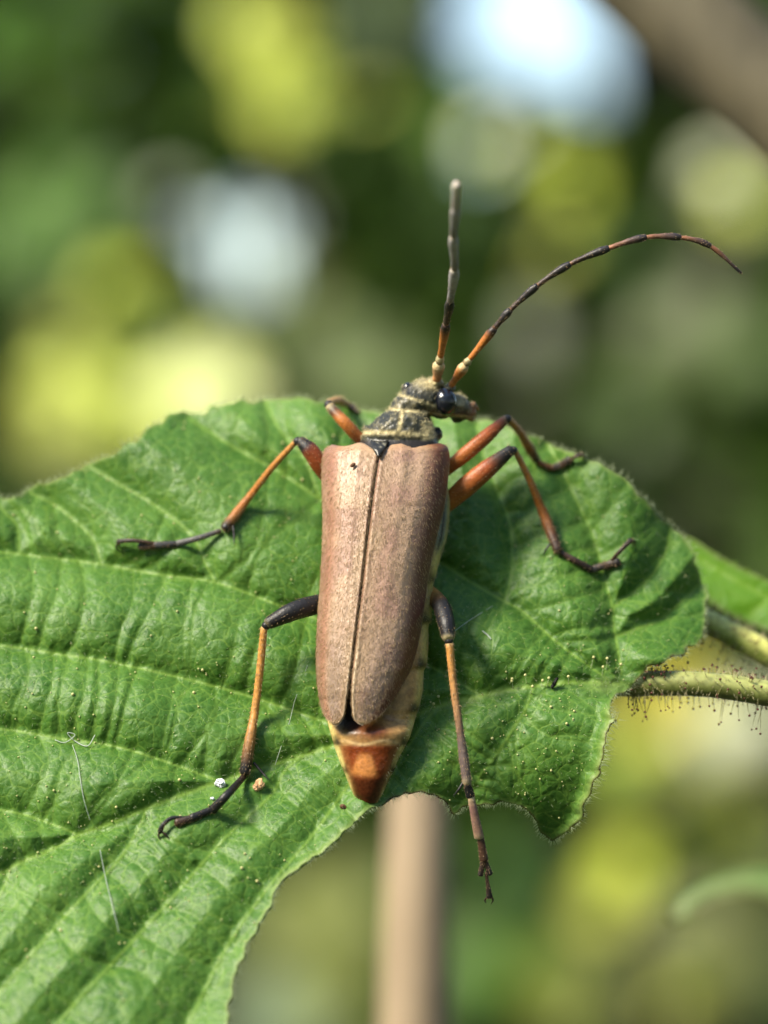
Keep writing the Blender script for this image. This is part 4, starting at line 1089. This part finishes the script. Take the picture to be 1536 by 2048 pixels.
for side, inner, outer in ((-1, IL, OLq), (1, IR, ORq)):
    X, Y, Z, U_, T_ = elytron(inner, outer, side)
    nt, nu = X.shape
    idx = np.arange(nt * nu).reshape(nt, nu)
    f = np.stack([idx[:-1, :-1], idx[:-1, 1:], idx[1:, 1:], idx[1:, :-1]], -1).reshape(-1, 4)
    if side < 0: f = f[:, ::-1]
    f = f[:, ::-1]
    v = W(X.ravel(), Y.ravel(), Z.ravel())
    n1 = vnoise(np.stack([X / 30, Y / 45, 0 * X], -1).reshape(-1, 3), 51); n2 = vnoise(np.stack([X / 6, Y / 6, 0 * X], -1).reshape(-1, 3), 52)
    uu, tt = U_.ravel(), T_.ravel()
    c = mixc((.33, .20, .145), (.41, .275, .185), sstep(.3, .7, n1))
    c = mixc(c, (.185, .135, .11), sstep(.45, .95, tt) * np.exp(-((uu - .5) / .33) ** 2) * .8)         # greyer towards the tip
    c = mixc(c, (.33, .16, .10), sstep(.62, .80, uu) * sstep(1.0, .80, uu) * .7)                        # reddish side
    c = mixc(c, (.125, .036, .020), sstep(.70, .88, uu) * (.95 if side > 0 else .35))
    c = mixc(c, (.36, .24, .13), sstep(.985, 1.0, uu) * .7)
    c = mixc(c, (.36, .25, .15), np.exp(-((uu - .13) / .1) ** 2) * .5)
    c = mixc(c, (.56, .45, .30), np.exp(-((uu - .035) / .028) ** 2) * sstep(.5, .85, tt) * .9)           # pale hem at the tip
    c = mixc(c, (.54, .42, .27), sstep(.972, .992, tt) * .85)
    c = mixc(c, (.14, .045, .030), sstep(.030, .0, uu) * (1 - sstep(.8, .95, tt) * .5))
    c = mixc(c, (.40, .24, .11), sstep(.05, 0, tt) * sstep(.5, .2, np.abs(uu - .5)) * .5)
    c = c * (0.92 + .16 * n2)[:, None]
    e = build("elytron", v, f, M_ELY, beetle, col=c)
    md = e.modifiers.new("thickness", 'SOLIDIFY'); md.thickness = 5 * S; md.offset = -1
    # golden lying hairs
    nh = 6500
    k1 = rng.integers(2, nt - 4, nh); k2 = rng.integers(1, nu - 2, nh)
    V3d = v.reshape(nt, nu, 3)
    fx, fy = rng.uniform(size=(2, nh, 1))
    p0 = V3d[k1, k2] * (1 - fx) + V3d[k1 + 1, k2] * fx; p0 = p0 * (1 - fy) + (V3d[k1, k2 + 1] * (1 - fx) + V3d[k1 + 1, k2 + 1] * fx) * fy
    du = V3d[k1, k2 + 1] - V3d[k1, k2]; dt = V3d[k1 + 1, k2] - V3d[k1, k2]
    nn_ = np.cross(du, dt); nn_ /= np.linalg.norm(nn_, axis=1)[:, None] + 1e-15
    nn_ = np.where((nn_[:, 1:2] > 0), -nn_, nn_)
    dt /= np.linalg.norm(dt, axis=1)[:, None] + 1e-15; du /= np.linalg.norm(du, axis=1)[:, None] + 1e-15
    uk = U_[k1, k2][:, None]
    d = dt + du * (.9 * (uk - .25)) * 1.0 + nn_ * .30 + rng.normal(size=(nh, 3)) * .18
    kp = rng.uniform(size=nh) > .75 * sstep(.7, .9, uk[:, 0]) * (side > 0)
    p0, nn_, d = p0[kp], nn_[kp], d[kp]; nh = len(p0)
    vv, ff = hairs(p0 - nn_ * .3 * S, d, rng.uniform(5, 10, nh) * S, .32 * S)
    o = build("pubescence", vv, ff, M_GOLD, e); o["kind"] = "stuff"

# scutellum
sc = [(745, 893), (772, 893), (768, 903), (761, 914), (757, 914), (750, 903)]
vv, ff = [], []
n_s = 10
for i in range(n_s + 1):
    t = i / n_s; yv = 884 + t * 30; hw = 17 * (1 - t ** 1.6) + .6
    for j in range(9):
        q = j / 8 * 2 - 1
        xx_ = 759 + hw * q + (t * -2); vv.append((xx_, yv - 2 * abs(q), float(ely_z(np.array(757.), np.array(max(yv, 884.)))) - 8 * (1 - t) - 5 * q * q + 1))
vv = np.array(vv); ff = [[i * 9 + j, i * 9 + j + 1, (i + 1) * 9 + j + 1, (i + 1) * 9 + j] for i in range(n_s) for j in range(8)]
nzc = vnoise(vv / 3.5, 60)
s_ = build("scutellum", W(vv[:, 0], vv[:, 1], vv[:, 2]), ff, M_BODY, beetle, col=mixc((.018, .018, .016), (.30, .28, .2), sstep(.62, .8, nzc) * .6))
md = s_.modifiers.new("thickness", 'SOLIDIFY'); md.thickness = 4 * S; md.offset = 0

# --- legs
ORANGE = (.42, .145, .028); RED = (.27, .060, .014); BLACK = (.012, .011, .012); BROWN = (.055, .027, .015); AMBER = (.47, .22, .05); MAUVE = (.13, .095, .085); CREAM = (.50, .42, .22); GREYB = (.075, .072, .07)
def stops(t, st):
    st = np.array([(s[0], *s[1]) for s in st], float)
    return np.stack([np.interp(t, st[:, 0], st[:, k]) for k in (1, 2, 3)], -1)
def seg_obj(name, pts, radii, st, parent, n=22, nseg=14, flat=1.0, mat=None, top=None):
    v, f, t, a = tube(pts, radii, n, nseg, flat)
    c = stops(t, st) * (0.85 + .3 * vnoise(v / .00022, 71))[:, None]
    if top is not None: c = mixc(c, top, sstep(.2, .9, np.cos(a - 0.0)) * 0 + sstep(.3, .95, np.sin(a)) * .55)
    return build(name, v, f, mat or M_LEG, parent, col=c), v

def fuzz(parent, v, n, lmin=3, lmax=8, mat=None):
    c = v.mean(0)
    k = rng.integers(0, len(v), n)
    cen = v.reshape(-1, 14, 3).mean(1)[k // 14]
    d = v[k] - cen; L = np.linalg.norm(d, axis=1); ok = L > 1e-6; k, d = k[ok], d[ok] / L[ok][:, None]
    tang = v[np.clip(k + 14, 0, len(v) - 1)] - v[k]; tang /= np.linalg.norm(tang, axis=1)[:, None] + 1e-12
    vv, ff = hairs(v[k], d * .5 + tang * .8 + rng.normal(size=d.shape) * .25, rng.uniform(lmin, lmax, len(k)) * S, .36 * S)
    o = build("leg_hairs", vv, ff, mat or M_GOLD, parent); o["kind"] = "stuff"

def leg(fem, fr_, fst, tib, tr_, tst, tars, spurs, claws, fflat=.8, lift=True):
    L, fv = seg_obj("leg", fem, fr_, fst, beetle, 30, 14, fflat)
    if lift: tib = [tib[0]] + [(a, b, max(c, float(zl(a, b)) + 13)) for a, b, c in tib[1:]]
    if lift: tars = [([(a, b, max(c, float(zl(a, b)) + 8)) for a, b, c in p], r, st) for p, r, st in tars]
    if lift: spurs = [([(a, b, max(c, float(zl(a, b)) + 16)) for a, b, c in p], r) for p, r in spurs]
    T, tv = seg_obj("tibia", tib, tr_, tst, L, 34, 14)
    fuzz(T, tv, 480, 4, 9)
    fuzz(L, fv, 300, 3, 6)
    # dark knee joint
    j = np.array(fem[-1], float) * .5 + np.array(tib[0], float) * .5
    v, f = ell_px(j, (min(fr_[-1], 9), min(fr_[-1], 9), min(fr_[-1], 9)), 0, 16, 10)
    build("knee", v, f, M_LEG, L, col=np.tile(BLACK, (len(v), 1)))
    for (pts, r, st) in tars:
        o, v = seg_obj("tarsus_segment", pts, r, st, L, 14, 14, .8)
        fuzz(o, v, 60, 2, 5)
    for pts, r in spurs:
        seg_obj("spur", pts, r, [(0, BLACK), (1, BLACK)], L, 10, 8)
    for pts, r in claws:
        seg_obj("claw", pts, r, [(0, BROWN), (1, BLACK)], L, 12, 8)

def on(x, y, h=6): return (x, y, float(zl(x, y)) + h)
# right front
zk = 10
t2 = on(1104, 937, 9)
leg([(872, 958, zb(958) - 55), (900, 934, 0), (955, 888, 12), (1012, 838, -6)], [11, 12, 15, 15, 9], [(0, RED), (.25, ORANGE), (.8, RED), (.93, BROWN), (1, CREAM)],
    [(1017, 838, -8), (1038, 862, -45), (1055, 890, -85), (1073, 920, -125)], [5.5, 6.5, 7.5, 10, 8], [(0, AMBER), (.6, ORANGE), (.9, BROWN), (1, BLACK)],
    [([(1075, 922, -130), (1090, 931, t2[2] + 2), t2], [5, 6, 7], [(0, ORANGE), (1, BROWN)]), ([t2, on(1122, 930, 9)], [7, 8], [(0, BROWN), (1, GREYB)]), ([on(1120, 931, 9), on(1140, 920, 8)], [8, 9], [(0, BROWN), (1, BLACK)]), ([on(1136, 921, 12), on(1152, 913, 14), on(1164, 909, 8)], [3.5, 4, 4.5], [(0, BROWN), (1, BLACK)])],
    [], [([on(1163, 909, 8), on(1170, 912, 4), on(1171, 918, 1)], [2.5, 2, .7])])
# right middle
a1 = on(1183, 1139, 9)
leg([(868, 1032, zb(1030) - 60), (902, 1000, 10), (960, 950, 28), (1022, 900, 20)], [14, 17, 21, 19, 11], [(0, RED), (.3, ORANGE), (.72, RED), (.80, BROWN), (.87, BLACK), (1, BLACK)],
    [(1030, 902, 16), (1058, 957, -8), (1088, 1030, -35), (1116, 1101, -50)], [5.5, 6.5, 7.5, 11, 9], [(0, AMBER), (.5, ORANGE), (.85, BROWN), (1, BLACK)],
    [([(1120, 1104, -52), (1150, 1121, a1[2] + 3), a1], [5, 6.5, 7.5], [(0, BROWN), (1, BLACK)]), ([a1, on(1212, 1131, 9)], [7, 8.5], [(0, GREYB), (1, BROWN)]), ([on(1208, 1132, 9), on(1236, 1124, 8)], [8, 9.5], [(0, BROWN), (1, BLACK)]), ([on(1224, 1120, 14), on(1242, 1100, 24), on(1262, 1080, 22)], [3.5, 4.2, 5.5], [(0, BROWN), (1, BLACK)])],
    [([(1100, 1088, -46), (1091, 1100, -50), (1087, 1112, -58)], [2.2, 1.8, .6])], [([on(1260, 1080, 24), on(1270, 1083, 16), on(1270, 1098, 4)], [2.4, 2.0, .7]), ([on(1258, 1080, 20), on(1266, 1086, 10), on(1264, 1096, 2)], [2.4, 2.0, .7])])
# right hind (foreshortened thigh, foot hanging over the edge)
leg([(838, 1172, 10), (862, 1188, 50), (882, 1212, 110), (893, 1246, 150), (897, 1276, 165)], [12, 15, 17.5, 17, 13], [(0, AMBER), (.35, AMBER), (.50, BLACK), (.9, BLACK), (1, CREAM)],
    [(899, 1288, 166), (907, 1370, 168), (917, 1440, 172), (926, 1505, 170), (934, 1566, 172)], [8, 7.5, 7.5, 7.5, 10, 9], [(0, CREAM), (.08, AMBER), (.4, (.36, .19, .08)), (.65, MAUVE), (.9, MAUVE), (1, CREAM)],
    [([(935, 1570, 172), (941, 1592, 166)], [8, 9], [(0, BLACK), (1, BLACK)]), ([(942, 1594, 166), (950, 1635, 158), (958, 1674, 150)], [7, 8.5, 10], [(0, CREAM), (.3, (.22, .12, .10)), (.8, (.25, .15, .10)), (1, CREAM)]), ([(961, 1676, 148), (968, 1720, 142)], [7, 9], [(0, BROWN), (1, BROWN)]),
     ([(966, 1722, 142), (961, 1750, 138)], [5, 5.5], [(0, BROWN), (1, BLACK)]), ([(970, 1722, 140), (980, 1748, 136)], [5, 5.5], [(0, BROWN), (1, BLACK)]), ([(972, 1745, 138), (976, 1772, 132), (979, 1794, 126)], [3, 4, 6.5], [(0, BROWN), (1, BLACK)])],
    [([(928, 1562, 170), (918, 1578, 172), (907, 1592, 170)], [3, 2.5, .7])], [([(977, 1792, 128), (970, 1800, 118), (972, 1806, 104)], [2.4, 2, .7]), ([(982, 1792, 126), (986, 1800, 116), (982, 1808, 104)], [2.4, 2, .7])], fflat=1.0)
# left front
k2 = on(700, 811, 8)
leg([(745, 905, -25), (721, 880, -5), (690, 846, 8), (658, 812, -10)], [10, 11, 12.5, 12, 9], [(0, RED), (.3, RED), (.7, ORANGE), (.85, BROWN), (1, CREAM)],
    [(656, 807, -16), (664, 803, -60), (676, 802, -120), (688, 806, -180)], [6, 6.5, 7, 9, 8], [(0, CREAM), (.3, AMBER), (.8, AMBER), (1, BROWN)],
    [([(690, 807, -186), (695, 809, k2[2] + 6), k2], [6, 7, 7], [(0, AMBER), (1, BROWN)]), ([k2, on(708, 817, 7)], [7, 7], [(0, BROWN), (1, BLACK)]), ([on(708, 817, 8), on(716, 824, 8)], [3.5, 4.5], [(0, BROWN), (1, BLACK)])],
    [], [([on(716, 824, 8), on(720, 828, 2)], [2.4, .7])])
# left middle
b1_ = on(353, 1088, 9)
leg([(690, 990, zb(990) - 60), (650, 945, 18), (624, 906, 30), (600, 881, 26)], [13, 16, 18, 17, 10], [(0, RED), (.45, RED), (.66, (.22, .05, .015)), (.78, BLACK), (1, BLACK)],
    [(591, 884, 20), (547, 932, -8), (500, 992, -38), (470, 1030, -56), (450, 1057, -66)], [5.5, 6.5, 7, 9.5, 10], [(0, AMBER), (.55, ORANGE), (.8, (.26, .11, .03)), (.9, BLACK), (1, BLACK)],
    [([(440, 1062, -70), (398, 1076, b1_[2] + 8), b1_], [5, 6, 7], [(0, BROWN), (.3, GREYB), (1, GREYB)]), ([b1_, on(310, 1091, 8)], [7, 8], [(0, BLACK), (1, GREYB)]), ([on(310, 1091, 8), on(280, 1092, 7)], [8, 8.5], [(0, BROWN), (1, BLACK)]), ([on(304, 1086, 16), on(265, 1081, 20), on(236, 1083, 14)], [3.8, 4, 5], [(0, BROWN), (1, BLACK)])],
    [([(466, 1052, -66), (468, 1070, -68), (468, 1088, -74)], [2.4, 2, .6])], [([on(236, 1084, 14), on(233, 1096, 8), on(246, 1107, 2)], [2.4, 2.0, .7]), ([on(238, 1083, 12), on(240, 1094, 5), on(250, 1103, 1)], [2.2, 1.8, .6])])
# left hind
c1_ = on(425, 1620, 10)
leg([(690, 1195, zb(1195) - 40), (640, 1207, 90), (588, 1222, 120), (536, 1247, 128)], [15, 18.5, 20, 18, 12], [(0, BROWN), (.4, BLACK), (.92, BLACK), (1, (.2, .17, .1))],
    [(528, 1256, 126), (520, 1340, 122), (510, 1420, 126), (500, 1480, 134), (490, 1545, 150)], [7, 7.5, 7.5, 8.5, 11.5, 11], [(0, CREAM), (.06, AMBER), (.55, AMBER), (.78, (.22, .11, .04)), (.9, BLACK), (1, BLACK)],
    [([(488, 1553, 150), (456, 1588, c1_[2] + 8), c1_], [6, 8, 9.5], [(0, BROWN), (.3, BLACK), (1, BLACK)]), ([(421, 1620, c1_[2]), on(384, 1636, 9)], [6.5, 8.5], [(0, BLACK), (1, BLACK)]), ([on(384, 1636, 9), on(354, 1646, 8)], [7, 9.5], [(0, BLACK), (1, BROWN)]), ([on(370, 1636, 14), on(344, 1636, 20), on(326, 1650, 18), on(320, 1664, 12)], [3.5, 4, 4.5, 5], [(0, BLACK), (1, BLACK)])],
    [([(508, 1526, 146), (522, 1542, 150), (537, 1559, 150)], [3, 2.3, .7])], [([on(320, 1664, 12), on(317, 1672, 6), on(321, 1680, 1)], [2.4, 2, .7]), ([on(322, 1663, 12), on(330, 1668, 8), on(338, 1678, 1)], [2.4, 2, .7])], fflat=.9)

# --- antennae
def antenna(nodes, radii, cols):
    root = None
    for i in range(len(nodes) - 1):
        a, b = np.array(nodes[i], float), np.array(nodes[i + 1], float)
        prev = np.array(nodes[max(i - 1, 0)], float); nxt = np.array(nodes[min(i + 2, len(nodes) - 1)], float)
        cc = catmull(np.array([prev if i else 2 * a - b, a, b, nxt if i + 2 < len(nodes) else 2 * b - a]), 40)[13:27]
        d = (b - a) / np.linalg.norm(b - a)
        r0, r1 = radii[i]
        v, f, t, an = tube(cc.tolist(), [r0 * .8, r0, r0 * .95, (r0 + r1) / 2, r1, r1 * 1.12, r1 * .9], 20, 14)
        c = stops(t, cols[i]) * (0.8 + .4 * vnoise(v / .00025, 81))[:, None]
        if root is None:
            root = build("antenna", v, f, M_LEG, beetle, col=c); cur = root
        else:
            cur = build("antenna_segment", v, f, M_LEG, root, col=c)
        fuzz(cur, v, 70, 2, 5)
def ant_cols(n):
    out = [[(0, ORANGE), (.6, ORANGE), (1, CREAM)], [(0, BROWN), (1, CREAM)], [(0, ORANGE), (.6, ORANGE), (.85, BLACK), (1, BROWN)]]
    while len(out) < n:
        k = len(out)
        if k < n - 4: out.append([(0, (.42, .28, .15)), (.07, (.30, .13, .05)), (.16, (.045, .026, .018)), (.6, (.02, .016, .015)), (1, (.016, .014, .013))])
        else: out.append([(0, (.42, .26, .14)), (.12, (.26, .11, .055)), (.5, (.10, .055, .04)), (.8, (.025, .02, .02)), (1, (.03, .022, .02))])
    return out
nr = [(900, 774, 30), (929, 732, 52), (939, 719, 60), (988, 658, 88), (1020, 621, 100), (1074, 572, 115), (1139, 529, 126), (1216, 497, 132), (1291, 475, 134), (1360, 475, 132), (1420, 492, 126), (1482, 546, 112)]
antenna(nr, [(7, 10.5), (6, 7), (6, 8.5), (6, 8), (5.5, 7.5), (5.5, 7.5), (5.5, 7.5), (5.2, 7), (5, 6.8), (4.8, 6), (5, 3)], ant_cols(11))
nl = [(873, 762, 30), (878, 728, 62), (881, 714, 78), (892, 650, 150), (900, 604, 200), (909, 540, 280), (907, 474, 365), (911, 417, 440), (913, 368, 505)]
lc = ant_cols(8); lc[0] = [(0, ORANGE), (.5, (.45, .22, .1)), (1, CREAM)]
LIT_LILAC = (.36, .33, .34)  # light on the left antenna painted in as pale lilac
for i in range(4, 8): lc[i] = [(0, CREAM), (.1, (.2, .15, .13)), (.3, (.20, .185, .19)), (.9, LIT_LILAC), (1, CREAM)]
lc[7] = [(0, (.35, .28, .25)), (.4, (.45, .40, .38)), (1, (.62, .55, .46))]
antenna(nl, [(9, 11.5), (7, 8), (7, 9), (7, 9), (7.5, 9.5), (8, 9), (8, 9), (8.5, 8)], lc)

# ------------------------------------------------------------------ crumbs and silk on the leaf
def crumb(name, label, x, y, r, c, rough=.8, squash=.7, cat="crumb", h=3):
    zc = float(zl(x, y)) + h
    v, f = ell_px((x, y, zc), (r[0], r[1], r[0] * squash), random.uniform(0, 90), 14, 10)
    cen = W(x, y, zc); nz = vnoise(v / (2.5 * S), random.randint(1, 99))
    v = cen + (v - cen) * (0.55 + .9 * nz)[:, None]
    o = build(name, v, f, M_SOLID, col=np.tile(c, (len(v), 1)) * (.8 + .4 * nz)[:, None], smooth=False, origin=W(x, y, float(zl(x, y))))
    tag(o, label, cat)
crumb("lint_crumb", "white fluffy crumb on the leaf beside the beetle's left hind foot", 441, 1568, (12, 9), (.72, .74, .76))
crumb("plant_crumb", "tan flake lying on the leaf below the left hind leg spur", 517, 1572, (10, 14), (.55, .33, .17))
crumb("lint_crumb", "tiny pale crumb by the midrib next to the white fluffy crumb", 424, 1597, (5, 3.5), (.62, .66, .66))
crumb("soil_crumb", "small dark brown grain near the tip of the beetle's tail", 686, 1614, (6, 5), (.10, .045, .02))
v, f, t, a = tube([(1104, 1374, float(zl(1104, 1374)) + 6), (1109, 1367, float(zl(1109, 1367)) + 12), (1114, 1357, float(zl(1114, 1357)) + 18)], [3.4, 3.8, 2.2], 12, 8)
v += rng.normal(size=v.shape) * .8 * S
o = build("debris_chip", v, f, M_SOLID, col=np.tile((.012, .011, .012), (len(v), 1)), origin=W(1104, 1374, float(zl(1104, 1374))))
tag(o, "tiny black chip standing on the midrib near the leaf stalk", "debris")
v, f = ell_px((706, 930, float(ely_z(np.array(706.), np.array(930.))) + 3), (6.5, 4, 3), -35, 12, 8)
o = build("debris_chip", v, f, M_SOLID, col=np.tile((.10, .045, .022), (len(v), 1)), origin=W(706, 930, float(ely_z(np.array(706.), np.array(930.)))))
tag(o, "tiny reddish brown flake stuck on the left wing case near the shoulder", "debris")

def silk(label, pts, r=.55, lift=3):
    q = [(x, y, float(zl(x, y)) + lift + (p[0] if p else 0)) for x, y, *p in pts]
    v, f, t, a = tube(q, [r, r], 40, 6)
    o = build("silk_thread", v, f, M_SILK, origin=W(*q[0])); tag(o, label, "thread")
silk("fine pale thread crossing the leaf left of the beetle's tail", [(615, 1330), (590, 1400), (580, 1440), (560, 1500), (550, 1530)])
silk("tangled white thread lying on a left vein of the leaf", [(110, 1480), (130, 1485), (150, 1470), (135, 1466), (150, 1482), (175, 1492), (190, 1470)], .9, 5)
silk("short pale thread hanging down the leaf from the tangled white thread", [(145, 1490), (155, 1520), (160, 1555), (168, 1600), (180, 1640)], .7, 4)
silk("beaded glassy thread over the folds of the lower leaf", [(200, 1700), (212, 1760), (222, 1800), (232, 1840), (238, 1865)], .75, 6)
silk("fine straight thread running to the black right hind thigh", [(905, 1265, 20), (940, 1240, 8), (985, 1212)], .6)
silk("small curved pale thread on the leaf right of the hind leg", [(965, 1262), (975, 1270), (982, 1278)], 1.3)
